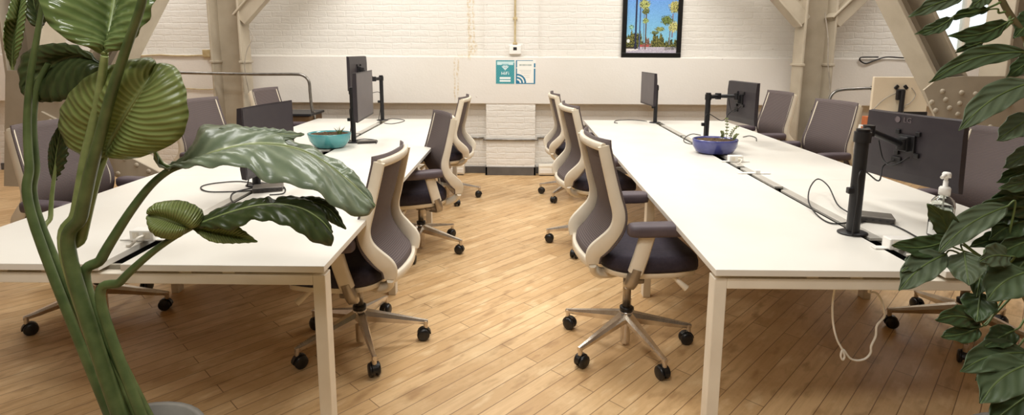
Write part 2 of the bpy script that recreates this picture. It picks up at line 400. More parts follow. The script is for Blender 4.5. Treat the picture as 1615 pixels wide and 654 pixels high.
bb = MB(); bb.rbox((XL, 6.69, 0), (-.415, 6.712, .082), .003); bb.rbox((.188, 6.69, 0), (XR, 6.712, .082), .003)
bb.rbox((-.417, 6.575, 0), (.19, 6.60, .102), .003); bb.rbox((-.417, 6.575, 0), (-.395, 6.71, .102)); bb.rbox((.168, 6.575, 0), (.19, 6.71, .102))
struct(bb.build('baseboard_back', 'base'))
struct(MB().rbox((XL-.2, YF, 0), (XL, YB+.3, ZC)).build('wall_left', 'side'))
struct(MB().rbox((XR, YF, 0), (XR+.2, YB+.3, ZC)).build('wall_right', 'side'))
struct(MB().rbox((XL-.2, YF-.2, 0), (XR+.2, YF, ZC)).build('wall_front', 'front'))
wf = MB()
for x in (WX0, WX0+.42, WX0+.88, WX0+1.34, WX1-.06): wf.rbox((x, 6.66, WZ0), (x+.06, 6.74, WZ1), .004)
for z in (WZ0, 2.25, WZ1-.06): wf.rbox((WX0, 6.665, z), (WX1, 6.735, z+.06), .004)
wo = struct(wf.build('window_1', 'frame'))
MB().rbox((WX0+.02, 6.695, WZ0+.02), (WX1-.02, 6.70, WZ1-.02)).build('pane', 'glass', wo)

# ------------------------------------------------------------------ steel columns and braces
def hsec(mb, a, b, w_, d_, t=.022, mi=0, yv=Vector((0, 1, 0))):
    """H section from a to b: two flanges w_ apart, each d_ deep along yv, a web set in the middle"""
    a, b = Vector(a), Vector(b); ax = (b-a).normalized(); sd = ax.cross(yv).normalized()
    R = Matrix((sd, yv, ax)).transposed(); L = (b-a).length; c = (a+b)/2
    for k in (-1, 1): mb.box(c+sd*(k*(w_-t)/2), (t, d_, L), .003, mi, R, 1)
    mb.box(c+yv*(d_*.36), (w_-t, t, L), 0, mi, R)
def lattice(mb, a, b, w_, y0, y1):
    a, b = Vector(a), Vector(b); ax = (b-a).normalized(); yv = Vector((0, 1, 0)); sd = ax.cross(yv).normalized()
    R = Matrix((sd, yv, ax)).transposed(); L = (b-a).length; c = (a+b)/2
    mb.box(c, (w_, y1-y0, L), .004, 0, R, 1)
    mb.box(c+sd*(w_*.45), (w_*.12, (y1-y0)*1.8, L), .003, 0, R, 1)

def far_column(sx, label):
    x, y = sx*3.19, 6.2
    root = empty('steel_column', (x, y, 0), label, 'column', 'riveted steel columns of the hall')
    loc = Vector((x, y, 0))
    sh = MB(); hsec(sh, (x, y, 0), (x, y, ZC), .34, .22)
    sh.rbox((x-.2, y-.14, 0), (x+.2, y+.14, .02))
    sh.build('shaft', 'steel', root, loc)
    for s2 in (-1, 1):
        st = MB(); st.rbox((x+s2*.135, y-.118, 1.335), (x+s2*.185, y+.118, 1.36), .004); st.build('strap', 'steel', root, loc)
    for s2 in ((1,) if sx < 0 else (-1, 1)):
        gp = MB(); gp.prism([Vector((x+s2*q[0], y+.0, q[1])) for q in ((.165, 1.80), (.62, 2.26), (.62, 2.7), (.165, 2.7))], (0, 1, 0), -.008, .008)
        for k in range(6): gp.dome((x+s2*.2, y-.009, 1.92+k*.12), .014, (0, -1, 0))
        gp.build('gusset_plate', 'steel', root, loc)
        b = MB(); lattice(b, (x+s2*.16, y-.04, 1.80), (x+s2*1.9, y-.04, 3.6), .15, -.05, .05); b.build('knee_brace', 'steel', root, loc)
    return root
far_column(-1, 'taupe riveted steel column with knee braces at the left of the back wall')
far_column(1, 'taupe riveted steel column with knee braces right of the palm picture')

def near_column(sx, label):
    x, y = sx*3.165, 3.66
    loc = Vector((x, y, 0)); root = empty('truss_column', loc, label, 'column', 'riveted truss columns beside the outer desks')
    sh = MB(); hsec(sh, (x, y, 0), (x, y, ZC), .25, .21); sh.rbox((x-.22, y-.14, 0), (x+.22, y+.14, .025)); sh.build('shaft', 'steel', root, loc)
    dg = MB(); p0 = Vector((sx*2.91, y, 1.02)); p1 = Vector((sx*1.29, y, 3.62)); hsec(dg, p0, p1, .175, .21); dg.build('diagonal_brace', 'steel', root, loc)
    gx = lambda u, v: (PY(u, v, y-.118).x, PY(u, v, y-.118).z)
    poly = [gx(*q) for q in ((1456, 142), (1476, 190), (1500, 250), (1530, 305), (1645, 305), (1645, 120), (1520, 120), (1478, 124))]
    gp = MB(); gp.prism([Vector((sx*a, y-.118, b)) for a, b in (poly if sx > 0 else poly[::-1])], (0, 1, 0), -.008, .008)
    for q in ((1485, 144), (1515, 146), (1537, 148), (1468, 161), (1490, 157), (1512, 163), (1534, 165), (1474, 174), (1496, 170), (1509, 180), (1530, 207), (1520, 240), (1560, 165), (1590, 165), (1560, 200), (1590, 200), (1560, 240), (1590, 240), (1545, 275), (1590, 280)):
        a, b = gx(*q); gp.dome((sx*a, y-.126, b), .017, (0, -1, 0))
    gp.build('gusset_plate', 'steel', root, loc)
    if sx > 0: return root
    lb = MB(); a, b = Vector((sx*3.1, y-.06, 1.02)), Vector((sx*2.36, y-.06, .62)); ax = (b-a).normalized(); yv = Vector((0, 1, 0)); sd = ax.cross(yv).normalized()
    R = Matrix((sd, yv, ax)).transposed(); L = (b-a).length
    lb.box((a+b)/2, (.17, .16, L), .004, 0, R, 1); lb.rbox((sx*2.34-.06, y-.13, 0), (sx*2.34+.06, y+.01, .60), .004)
    nn = sd if sd.z > 0 else -sd
    for k in range(9):
        for q in (-.055, .055): lb.dome(a+ax*(.08+k*.085)+Vector((0, -.08, 0))+nn*q, .016, (0, -1, 0))
    lb.build('lower_brace', 'steel', root, loc)
    return root
near_column(-1, 'taupe riveted truss column standing behind the tall paradise plant')
near_column(1, 'taupe truss column with diagonal and riveted gusset behind the right leafy plant')

# ------------------------------------------------------------------ bench desks
ZT = .74
def bench(sx, label):
    root = empty('bench_desk', (sx*1.455, 3.97, 0), label, 'desk', 'white shared bench desks'); loc = root.location.copy()
    Y0, Y1 = 1.87, 6.07; L = 1.4
    def X(a): return sx*a
    for k in range(3):
        for a, b in ((.69, 1.416), (1.494, 2.22)):
            t = MB(); t.rbox((X(a), Y0+k*L+.001, ZT-.025), (X(b), Y0+(k+1)*L-.001, ZT), .0025); t.build('tabletop', 'white', root, loc)
    # frames: two ends and two between the tops
    ys = ((Y0+.045, .694, 2.216), (Y0+L, .76, 2.15), (Y0+2*L, .76, 2.15), (Y1-.045, .694, 2.216))
    for i, (y, a, b) in enumerate(ys):
        for xx, s2 in ((a, 1), (b, -1)):
            g = MB(); g.rbox((X(xx), y-.03, 0), (X(xx+s2*.045), y+.03, .70), .003); g.build('leg', 'frame', root, loc)
        g = MB(); g.rbox((X(a+.045), y-.03, .662), (X(b-.045), y+.03, .7), .003); g.build('crossbeam', 'frame', root, loc)
        for xx in (a+.35, 1.20, 1.70, b-.35):
            sp = MB(); sp.rbox((X(xx-.022), y-.02, .70), (X(xx+.022), y+.02, ZT-.0255)); sp.build('spacer', 'frame', root, loc)
        rb = MB(); rb.rbox((X(a+.05), y+.012, .695), (X(b-.05), y+.026, ZT-.024)); rb.build('rib', 'greige', root, loc)
    for xx in (.80, 1.34, 1.57, 2.11):
        g = MB(); g.rbox((X(xx-.02), Y0+.08, .672), (X(xx+.02), Y1-.08, .714)); g.build('side_rail', 'frame', root, loc)
    g = MB()
    g.rbox((X(1.37), Y0+.10, .664), (X(1.54), Y1-.10, .668)); g.rbox((X(1.37), Y0+.10, .668), (X(1.374), Y1-.10, .70)); g.rbox((X(1.536), Y0+.10, .668), (X(1.54), Y1-.10, .70))
    g.build('cable_tray', 'dark', root, loc)
    for (ya, yb) in ((2.22, 3.02), (3.10, 3.60), (3.66, 3.84), (4.14, 4.95), (5.0, 5.7)):
        g = MB(); g.rbox((X(1.443), ya, ZT-.012), (X(1.493), yb, ZT+.001), .002); g.build('slot_lid', 'alu', root, loc)
    return root
bench(-1, 'white bench desk on the left, its slot lined with black monitor poles')
bench(1, 'white bench desk on the right carrying the blue bowl and sanitizer bottle')

def socket(x, y, sx, label):
    r = empty('power_outlet', (x, y, ZT+.0015), label, 'power outlet', 'white outlets over the desk slots'); l = r.location.copy()
    b = MB(); b.box((x, y, ZT+.0235), (.095, .05, .044), .004)
    b.box((x, y, ZT+.004), (.19, .03, .005), .001)
    b.build('outlet_body', 'socket', r, l)
    f = MB()
    for k in (-1, 1):
        f.box((x+k*.022, y-.0255, ZT+.026), (.026, .002, .026), .001)
        f.box((x+k*.022-.005, y-.027, ZT+.028), (.003, .002, .009)); f.box((x+k*.022+.005, y-.027, ZT+.028), (.003, .002, .009))
    f.build('socket_face', 'frame', r, l)
    c = MB(); c.tube(catmull([(x+.01, y-.03, ZT+.026), (x+.016, y-.07, ZT+.03), (x+.0, y-.085, ZT+.008), (x-.02, y-.08, ZT+.004)], 6), .005, 8); c.build('white_plug_lead', 'wcord', r, l)
socket(1.485, 3.80, 1, 'white double power outlet in front of the blue bowl')
socket(1.475, 2.10, 1, 'white outlet at the near end of the right desk slot, by the plant leaf')
socket(-1.495, 2.13, -1, 'white outlet at the near end of the left desk slot, behind the paradise stalk')
def slot_bridge(x, y, label):
    b = MB(); b.box((x, y, ZT+.004), (.20, .035, .006), .002); b.box((x+.02, y-.01, ZT+.014), (.03, .02, .022), .003)
    tag(b.build('slot_bridge', 'socket', None, (x, y, ZT+.001)), label, 'cover plate', 'white plates over the desk slots')
slot_bridge(1.46, 3.43, 'white cover plate across the right desk slot, nearer than the outlet by the blue bowl')
slot_bridge(-1.46, 4.62, 'white cover plate across the left desk slot, below the upright monitor')

# ------------------------------------------------------------------ chair
def chair_proto():
    root = bpy.data.objects.new('office_chair', None); root.empty_display_size = .1; COL.objects.link(root)
    # hub + lift
    h = MB(); h.lathe([(.0, .016), (.022, .016), (.024, .02), (.026, .13), (.034, .15), (.036, .185), (.03, .196), (0, .196)], 24); h.build('hub', 'chrome', root)
    g = MB(); g.lathe([(0, .19), (.033, .19), (.034, .212), (.026, .216), (0, .216)], 20, 1); g.lathe([(0, .21), (.021, .21), (.021, .40), (0, .40)], 20, 0); g.build('gas_lift', ['silver', 'caster'], root)
    # legs, each along +X then turned
    leg = MB(); rings = []
    for t in [0, .08, .3, .6, .85, .96, 1]:
        x = .02+.322*t; hw = .027+(.0105-.027)*min(1, t*1.05); top = .188+(.108-.188)*t; bot = .128+(.088-.128)*min(1, t*1.1)
        if t > .95: hw *= .9
        rings.append([Vector((x, y, z)) for y, z in ((-hw*.55, bot), (hw*.55, bot), (hw, bot+(top-bot)*.62), (hw*.62, top), (-hw*.62, top), (-hw, bot+(top-bot)*.62))])
    leg.loft(rings, 0, False); leg.cyl((.33, 0, .106), (.33, 0, .062), .0115, 12)
    cs = MB()
    for s2 in (-1, 1):
        y0 = s2*.006; prof = [(0, 0), (.024, 0), (.031, .003), (.033, .009), (.032, .016), (.026, .021), (.010, .0225), (0, .0225)]
        rg = [[Vector((.33-.012+r*math.cos(2*PI*k/20), y0+s2*z, .034+r*math.sin(2*PI*k/20))) for k in range(20)] for r, z in prof]
        cs.loft(rg, 0, True, True)
    hood = [[Vector((.33-.010+r*math.cos(a), y, .034+r*math.sin(a))) for r, y in ((.037, -.012), (.037, .012), (.030, .012), (.030, -.012))] for a in [PI*(.0+.78*k/8) for k in range(9)]]
    cs.loft(hood, 0, False); cs.cyl((.33, 0, .066), (.33, 0, .048), .013, 12)
    l0 = leg.build('leg', 'chrome', root); c0 = cs.build('caster', 'caster', l0); l0.rotation_euler.z = 0
    for k in range(1, 5):
        q = copy_tree(l0, root); q.rotation_euler.z = k*2*PI/5
    for k, ch in enumerate([o for o in root.children if o.name.startswith('leg')]):
        for cc in ch.children: cc.location = (0, 0, 0)
    # mechanism
    m = MB(); m.box((.01, 0, .435), (.26, .17, .055), .018); m.box((-.09, 0, .432), (.12, .10, .045), .014); m.lathe([(0, .385), (.04, .385), (.05, .41), (0, .41)], 20)
    for s2 in (-1, 1):
        for a in (-.02, .05): m.cyl((a, s2*.083, .432), (a, s2*.094, .432), .014, 12)
    m.box((-.02, 0, .44), (.07, .44, .03), .01)                       # cross bar carrying the arms
    m.build('mechanism', 'mech', root)
    for s2 in (-1, 1):
        lv = MB(); lv.tube(catmull([(.10, s2*.08, .455), (.14, s2*.17, .455), (.17, s2*.21, .445)], 5), .008, 8)
        lv.tube(catmull([(.155, s2*.20, .452), (.18, s2*.22, .43), (.21, s2*.235, .405)], 5), lambda t: .009+.008*t, 8); lv.build('lever', 'chairw', root)
    # seat
    def sup(a, b, n, e=3.2):
        out = []
        for k in range(n):
            t = 2*PI*k/n; c, s = math.cos(t), math.sin(t)
            out.append((a*math.copysign(abs(c)**(2/e), c), b*math.copysign(abs(s)**(2/e), s)))
        return out
    S = MB(); prof = [(.93, .484), (.985, .490), (1.0, .508), (.995, .532), (.965, .549), (.90, .558), (.70, .561), (.4, .557), (.12, .554)]; rings = []
    for q, z in prof:
        ring = []
        for x, y in sup(.245*q, .25*q, 44):
            zz = z+.012*(abs(y)/.25)**2*(1 if z > .54 else 0)-(.035*max(0, (x-.13)/.115)**2)
            ring.append(Vector((x+.07, y, zz)))
        rings.append(ring)
    S.loft(rings, 0, True); S.build('seat', 'seat', root)
    P_ = MB(); rings = []
    for q, z in ((.62, .446), (.90, .452), (.985, .462), (.985, .485)):
        rings.append([Vector((x+.065, y, z-(.03*max(0, (x-.12)/.115)**2))) for x, y in sup(.24*q, .245*q, 36)])
    P_.loft(rings, 0, True); P_.build('seat_pan', 'chairw', root)
    # back frame: side ribbons and cross bars in one white loop
    prof = catmull([(-.200, 0, 1.078), (-.178, 0, .985), (-.146, 0, .855), (-.124, 0, .765), (-.136, 0, .700), (-.182, 0, .640), (-.228, 0, .585), (-.232, 0, .530)], 7)
    def halfw(z): return .232 - .018*max(0, (z-.75)/.33)-.03*max(0, (.66-z)/.15)
    B = MB(); sidepts = {}
    for s2 in (-1, 1):
        rings = []; pts = [Vector((p.x, s2*halfw(p.z), p.z)) for p in prof]; sidepts[s2] = pts
        for i, p in enumerate(pts):
            t = (pts[min(len(pts)-1, i+1)]-pts[max(0, i-1)]).normalized(); nrm = Vector((t.z, 0, -t.x)).normalized()
            if nrm.x < 0: nrm = -nrm
            f = i/(len(pts)-1); wd = .025+.013*math.exp(-((f-.80)/.16)**2)+.004*math.exp(-((f-.5)/.2)**2); th = .0105
            yv = Vector((0, 1, 0))
            rings.append([p+nrm*(wd*a)+yv*(th*b) for a, b in ((1, -.7), (1, .7), (.88, 1), (-.88, 1), (-1, .7), (-1, -.7), (-.88, -1), (.88, -1))])
        B.loft(rings, 0, True)
        # lower arm running forward to the mechanism
        q = catmull([pts[-1], (-.225, s2*.185, .498), (-.185, s2*.15, .462), (-.12, s2*.10, .438), (-.07, s2*.075, .434)], 6)
        B.sweep(q, [(.016*a, .024*b) for a, b in ((-1, -.6), (-1, .6), (-.6, 1), (.6, 1), (1, .6), (1, -.6), (.6, -1), (-.6, -1))], 0, True)
    def cross(z, x0, dip, hw, hh, th=.012):
        pts = [Vector((x0-dip*(1-(y/hw)**2), y, z)) for y in [hw*(k/10-1) for k in range(21)]]
        B.sweep(pts, [(th*a, hh*b) for a, b in ((-1, -.7), (-1, .7), (-.6, 1), (.6, 1), (1, .7), (1, -.7), (.6, -1), (-.6, -1))], 0, True)
    cross(1.072, -.200, .035, .216, .018); cross(.520, -.230, .030, .20, .022)
    B.build('back_frame', 'chairw', root)
    G = []
    pr = resample([Vector((p.x, 0, p.z)) for p in prof], 44)
    for i, p in enumerate(pr):
        f = i/43; t = (pr[min(43, i+1)]-pr[max(0, i-1)]).normalized(); nrm = Vector((t.z, 0, -t.x)).normalized()
        if nrm.x < 0: nrm = -nrm
        wd = .025+.013*math.exp(-((f-.80)/.16)**2)+.004*math.exp(-((f-.5)/.2)**2)
        o = p+nrm*(wd+.002)
        hw = halfw(p.z)+.014; dip = .05
        G.append([Vector((o.x-dip*(1-(abs(y)/hw)**3), y, o.z+(.022 if i == 0 else 0))) for y in [hw*(q/7-1) for q in range(15)]])
    k = MB(); k.grid(G, 0, .006); k.build('backrest', 'chairm', root)
    # arms
    for s2 in (-1, 1):
        a = MB(); y = s2*.275
        a.sweep([(-.050, y-s2*.005, .505), (-.026, y, .59), (-.002, y, .682)], [(.034*p, .017*q) for p, q in ((-1, -.5), (-1, .5), (-.7, 1), (.7, 1), (1, .5), (1, -.5), (.7, -1), (-.7, -1))], 0, True, up=Vector((0, s2, 0)))
        a.sweep(catmull([(-.046, y-s2*.004, .525), (-.066, y-s2*.008, .46), (-.066, y-s2*.03, .438), (-.03, y-s2*.09, .435)], 5), [(.027*p, .02*q) for p, q in ((-1, -.5), (-1, .5), (-.7, 1), (.7, 1), (1, .5), (1, -.5), (.7, -1), (-.7, -1))], 1, True, up=Vector((0, s2, 0)))
        ao = a.build('armrest', ['chairw', 'silver'], root)
        p_ = MB(); rings = []
        for q, z in ((.7, .681), (.94, .685), (1, .697), (1, .715), (.94, .728), (.75, .735), (.2, .737)):
            rings.append([Vector((x+.045, y+yy, z)) for x, yy in sup(.138*(1-(1-q)*.35), .045*q, 32, 4)])
        p_.loft(rings, 0, True); p_.build('arm_pad', 'pad', ao)
    return root

proto = chair_proto()
CH = [  # x, y, facing degrees, base angle (world), label
    (.546, 2.677, 6, -2.4467, 'white framed grey mesh office chair, nearest one on the aisle side of the right desk'),
    (.55, 4.17, 9, 2.97, 'grey mesh office chair, middle of three on the aisle side of the right desk'),
    (.53, 5.62, 5, 2.80, 'grey mesh office chair, farthest on the aisle side of the right desk near the wall'),
    (-.812, 2.666, 176, -2.3644, 'white framed grey mesh office chair, nearest one on the aisle side of the left desk'),
    (-.745, 4.07, 204, -.35, 'grey mesh chair turned slightly outward, middle of three on the left desk aisle side'),
    (-.74, 5.52, 176, .12, 'grey mesh office chair, farthest on the aisle side of the left desk near the wall'),
    (2.35, 2.80, 196, 2.85, 'charcoal mesh chair at the outer side of the right desk behind the sanitizer'),
    (2.36, 4.46, 192, .4, 'charcoal mesh chair on the outer right side between the large monitor and steel column'),
    (2.36, 5.46, 186, .9, 'charcoal mesh chair on the outer right side just left of the steel column'),
    (-2.36, 2.96, -10, .2, 'charcoal mesh chair on the outer left side, behind the paradise stalks'),
    (-2.36, 4.30, -12, .7, 'charcoal mesh chair on the outer left side, right of the round paradise leaf'),
    (-2.36, 5.52, -6, .3, 'charcoal mesh chair on the outer left side showing above the dark wide monitor'),
]
for i, (x, y, a, ba, lb) in enumerate(CH):
    o = proto if i == 0 else copy_tree(proto)
    o.location = (x, y, 0); o.rotation_euler.z = math.radians(a)
    tag(o, lb, 'chair', 'mesh office chairs around the bench desks')
    n = 0; low = {2: .03, 3: .08, 4: .075, 5: .06}.get(i, 0)       # seats set at different heights
    for ch in o.children:
        if ch.name.split('.')[0] not in ('leg', 'hub', 'gas_lift'): ch.location.z = -low
        if ch.name.split('.')[0] == 'leg':
            ch.rotation_euler.z = ba-math.radians(a)+n*2*PI/5; n += 1

# ------------------------------------------------------------------ monitors
def text_mesh(txt, size, depth=.0008):
    cu = bpy.data.curves.new('txt', 'FONT'); cu.body = txt; cu.size = size; cu.extrude = depth; cu.align_x = 'CENTER'; cu.align_y = 'CENTER'
    o = bpy.data.objects.new('txt', cu); COL.objects.link(o); bpy.context.view_layer.update()
    me = bpy.data.meshes.new_from_object(o); bpy.data.objects.remove(o)
    return me
def monitor(base, post_h, c, yaw, W, H, label, tilt=0, screen='screen', case='case', logo=False, base_r=.05, arm=True, post_r=.022, bow=0, name='monitor', vz=.028):
    """yaw: direction (degrees) the screen faces"""
    bx, by = base; L0 = Vector((bx, by, ZT))
    root = empty(name, L0, label, 'monitor', 'monitors on pole arms along the desk slots')
    R = Matrix.Rotation(math.radians(yaw), 3, 'Z') @ Matrix.Rotation(math.radians(tilt), 3, 'Y'); c = Vector(c)
    X = lambda p: c+R @ Vector(p)
    b = MB(); b.lathe([(0, .0015), (base_r, .0015), (base_r, .006), (base_r*.85, .010), (0, .010)], 28, 0, L0, sx=1.2); b.build('base_plate', 'black', root, L0)
    p = MB(); p.cyl(L0+Vector((0, 0, .008)), L0+Vector((0, 0, post_h)), post_r, 24); p.cyl(L0+Vector((0, 0, post_h-.055)), L0+Vector((0, 0, post_h-.012)), post_r*1.25, 24)
    p.box(L0+Vector((-.028, -.005, post_h*.42)), (.03, .024, .026), .004)
    p.build('post', 'black', root, L0)
    pts = []
    h = MB(); t = .024                                              # panel box
    G1 = []; n = 12
    ring = lambda y: [X((-bow*(1-(2*y/W)**2)+a, y, z)) for a, z in ((0, -H/2), (0, H/2), (-t, H/2-.004), (-t*1.25, H*.28), (-t*1.25, -H*.35), (-t, -H/2+.004))]
    h.loft([ring(W*(k/n-.5)) for k in range(n+1)], 0, False)
    po = h.build('housing', case, root, L0)
    sc = MB(); bz = .008
    G = [[X((.0015-bow*(1-(2*y/W)**2), y, z)) for z in (-H/2+bz*1.8, H/2-bz)] for y in [(W-2*bz)*(k/n-.5) for k in range(n+1)]]
    sc.grid(G, 0, 0); sc.build('screen', screen, po, L0)
    vp = MB(); v0 = X((-t*1.25-.006-bow, 0, vz)); vp.box(v0, (.014, .08, .08), .003, 0, R); vp.box(X((-t*1.25-.02-bow, 0, vz)), (.03, .045, .07), .006, 0, R)
    for a, bq in ((.05, .05), (-.05, .05), (.05, -.05), (-.05, -.05)): vp.box(X((-t*1.25-.005-bow, a, bq+vz)), (.012, .022, .022), .003, 0, R)
    vp.build('vesa_plate', 'black', root, L0)
    if arm:
        top = L0+Vector((0, 0, post_h-.034)); e = X((-t*1.25-.04-bow, 0, vz)); d = e-top
        side = Vector((-d.y, d.x, 0)); side = side.normalized() if side.length > 1e-6 else Vector((1, 0, 0))
        el = top.lerp(e, .5)+side*min(.06, d.length*.18); el.z = top.z; e.z = top.z if abs(e.z-top.z) < .07 else e.z
        A = MB(); A.tube([top, top.lerp(el, .5), el], .017, 14); A.cyl(el+Vector((0, 0, -.024)), el+Vector((0, 0, .024)), .024, 18)
        e2 = e.copy(); A.tube([el, el.lerp(e2, .5), e2], .015, 14); A.cyl(e2+Vector((0, 0, -.026)), e2+Vector((0, 0, .026)), .02, 18)
        A.build('arm', 'black', root, L0)
    cb = MB(); s0 = X((-t*1.25-.004-bow, .05*1, -H*.18))
    cb.box(s0, (.012, .05, .03), .003, 0, R)
    q0 = s0+R @ Vector((-.012, 0, 0)); pa = L0+Vector((-.012, -post_r-.008, post_h*.62))
    cb.tube(catmull([q0, q0+R @ Vector((-.03, .03, -.035)), q0.lerp(pa, .45)+Vector((0, 0, -.075)), pa, L0+Vector((-.012, -post_r-.004, post_h*.3)), L0+Vector((-.03, -.05, .009))], 8), .0034, 8)
    q1 = X((-t*1.25-.008-bow, -.02, -H*.10)); cb.tube(catmull([q1, q1+R @ Vector((-.03, .06, -.05)), q1+R @ Vector((-.018, .12, -.03)), q1+R @ Vector((-.03, .14, .06))], 8), .0034, 8)
    cb.build('cable', 'bcord', root, L0)
    if logo:
        me = text_mesh('LG', .034); o = bpy.data.objects.new('logo', me); me.materials.append(M['logo']); COL.objects.link(o); o.parent = root
        Rt = R @ Matrix(((0, 0, -1), (-1, 0, 0), (0, 1, 0)))     # text x -> -Y, y -> Z, normal -> -X
        o.matrix_local = Matrix.Translation(X((-t*1.16-bow, .012, H*.41))-L0) @ Rt.to_4x4()
        mk = MB(); yc = .062; zc = H*.41
        rg = [X((-t*1.16-bow-.0008, yc+.013*math.cos(a), zc+.013*math.sin(a))) for a in [2*PI*k/28 for k in range(28)]]
        mk.add(rg, [list(range(28))]); mk.tube(rg, .0012, 6, closed=True); mk.build('logo_disc', 'logo', root, L0)
    return root

# nearest on the right
cE = (PY(1440, 236, 2.60))
monitor((1.405, 2.28), .445, (1.85, 2.60, 1.05), 16, .47, .325, 'large black monitor seen from behind on the nearest pole of the right desk', tilt=-3, logo=True, post_r=.0255, bow=.012)
monitor((1.475, 4.40), .43, (1.80, 4.51, 1.085), 8, .43, .335, 'black monitor seen from behind on a pole behind the blue bowl', post_r=.02)
monitor((1.42, 5.86), .40, (1.325, 5.86, 1.10), 185, .44, .335, 'black monitor turned edge-on at the far end of the right desk', screen='screen2', post_r=.02, arm=True)
monitor((-1.47, 3.03), .40, (-1.28, 2.82, 1.045), -9, .43, .35, 'wide dark monitor rising behind the arching paradise leaf', post_r=.022, bow=.012)
monitor((-1.36, 4.50), .45, (-1.235, 4.44, 1.135), 4, .62, .37, 'upright grey monitor beside the teal bowl on the left desk', screen='screen2', post_r=.02)
monitor((-1.475, 5.93), .48, (-1.70, 5.80, 1.25), 176, .50, .34, 'dark monitor half hidden behind the upright grey one on the left desk', post_r=.02)

# ------------------------------------------------------------------ docks and desk cables
def dock(x, y, rz, d, label):
    R = Matrix.Rotation(math.radians(rz), 3, 'Z'); c = Vector((x, y, ZT)); r = empty('docking_station', c, label, 'docking station', 'grey docks beside the monitor poles')
    b = MB(); b.box(c+Vector((0, 0, .001+d[2]/2)), d, .004, 0, R); b.build('dock_body', 'dock', r, c)
    f = MB(); f.box(c+R @ Vector((0, -d[1]/2-.0005, 0))+Vector((0, 0, .001+d[2]/2)), (d[0]*.94, .003, d[2]*.7), .001, 0, R)
    for k in (-2, -1, 0, 1, 2): f.box(c+R @ Vector((k*d[0]*.16, -d[1]/2-.0022, 0))+Vector((0, 0, .001+d[2]/2)), (.011, .003, .006), 0, 1, R)
    f.build('port_panel', ['dockd', 'black'], r, c)
dock(1.60, 2.47, -24, (.17, .10, .028), 'flat grey docking station behind the nearest right pole')
dock(-1.36, 2.93, 20, (.15, .10, .026), 'grey docking station below the wide dark monitor')
dock(-1.245, 4.47, 18, (.15, .06, .022), 'slim grey docking station beside the teal bowl')

def cable(pts, r, mat_, label, group='loose cables on the desks and walls', k=8, name='cable'):
    p = catmull(pts, k); c = p[0].copy(); b = MB(); b.tube(p, r, 8)
    return tag(b.build(name, mat_, None, c), label, 'cable', group)
zc = ZT+.005
def pz(*uv): return [PZ(u, v, zc) for u, v in uv]
E1 = pz((1336, 337), (1320, 328), (1305, 308), (1288, 302), (1276, 311), (1275, 325), (1290, 340), (1312, 352), (1340, 350), (1352, 346))
for i, dz in enumerate((.01, .02, .05, .07, .05, .02, .0, .0, .0, .004)): E1[i].z += dz
cable(E1, .0034, 'bcord', 'black cable looping left of the nearest right monitor pole')
cable(pz((1352, 352), (1380, 346), (1402, 352), (1425, 362), (1447, 374), (1470, 384)), .0034, 'bcord', 'black cable running past the flat dock towards the sanitizer bottle')
D1 = pz((1176, 213), (1182, 215), (1193, 213), (1190, 220), (1178, 222))
D1 = [PZ(u, v, zc) for u, v in ((1105, 213), (1092, 211), (1081, 216), (1079, 223), (1090, 227), (1101, 227))]
cable(D1, .0034, 'bcord', 'black cable looping left of the blue bowl')
cable(pz((1172, 216), (1182, 214), (1192, 217), (1193, 222)), .0034, 'bcord', 'short black cable right of the blue bowl')
cable(pz((1020, 191), (1000, 189), (985, 189), (972, 190), (969, 193), (974, 194)), .0034, 'bcord', 'thin black cable left of the far edge-on monitor')
cable(pz((412, 291), (380, 286), (345, 288), (322, 292), (317, 297), (330, 302), (365, 302), (400, 300)), .0034, 'bcord', 'black cable loop left of the dark wide monitor base')
cable(pz((418, 293), (398, 296), (370, 303), (364, 312), (370, 322)), .0034, 'bcord', 'black cable trailing from the left desk dock onto the slot')
cable(pz((444, 292), (450, 298), (446, 305), (425, 307)), .0034, 'bcord', 'black cable curling round the left desk dock')
cable(pz((604, 190), (618, 187), (637, 189), (634, 192), (618, 195), (606, 194)), .0034, 'bcord', 'black cable loop right of the farthest left pole')
cable(pz((560, 221), (575, 219), (594, 221), (593, 226)), .0034, 'bcord', 'black cable arching over the slim grey dock')
# white cord under the right desk
wc = [PY(u, v, 1.99) for u, v in ((1318, 440), (1317, 452), (1313, 480), (1314, 510), (1320, 535), (1328, 550), (1332, 561), (1329, 567), (1326, 560), (1330, 551), (1340, 564), (1352, 568), (1365, 565), (1373, 556), (1374, 545), (1381, 530), (1383, 513), (1394, 500), (1395, 492), (1391, 476), (1382, 462), (1370, 460), (1376, 451), (1378, 440))]
cable(wc, .0040, 'wcord', 'white cord dangling in a loop beneath the right desk front', k=6)

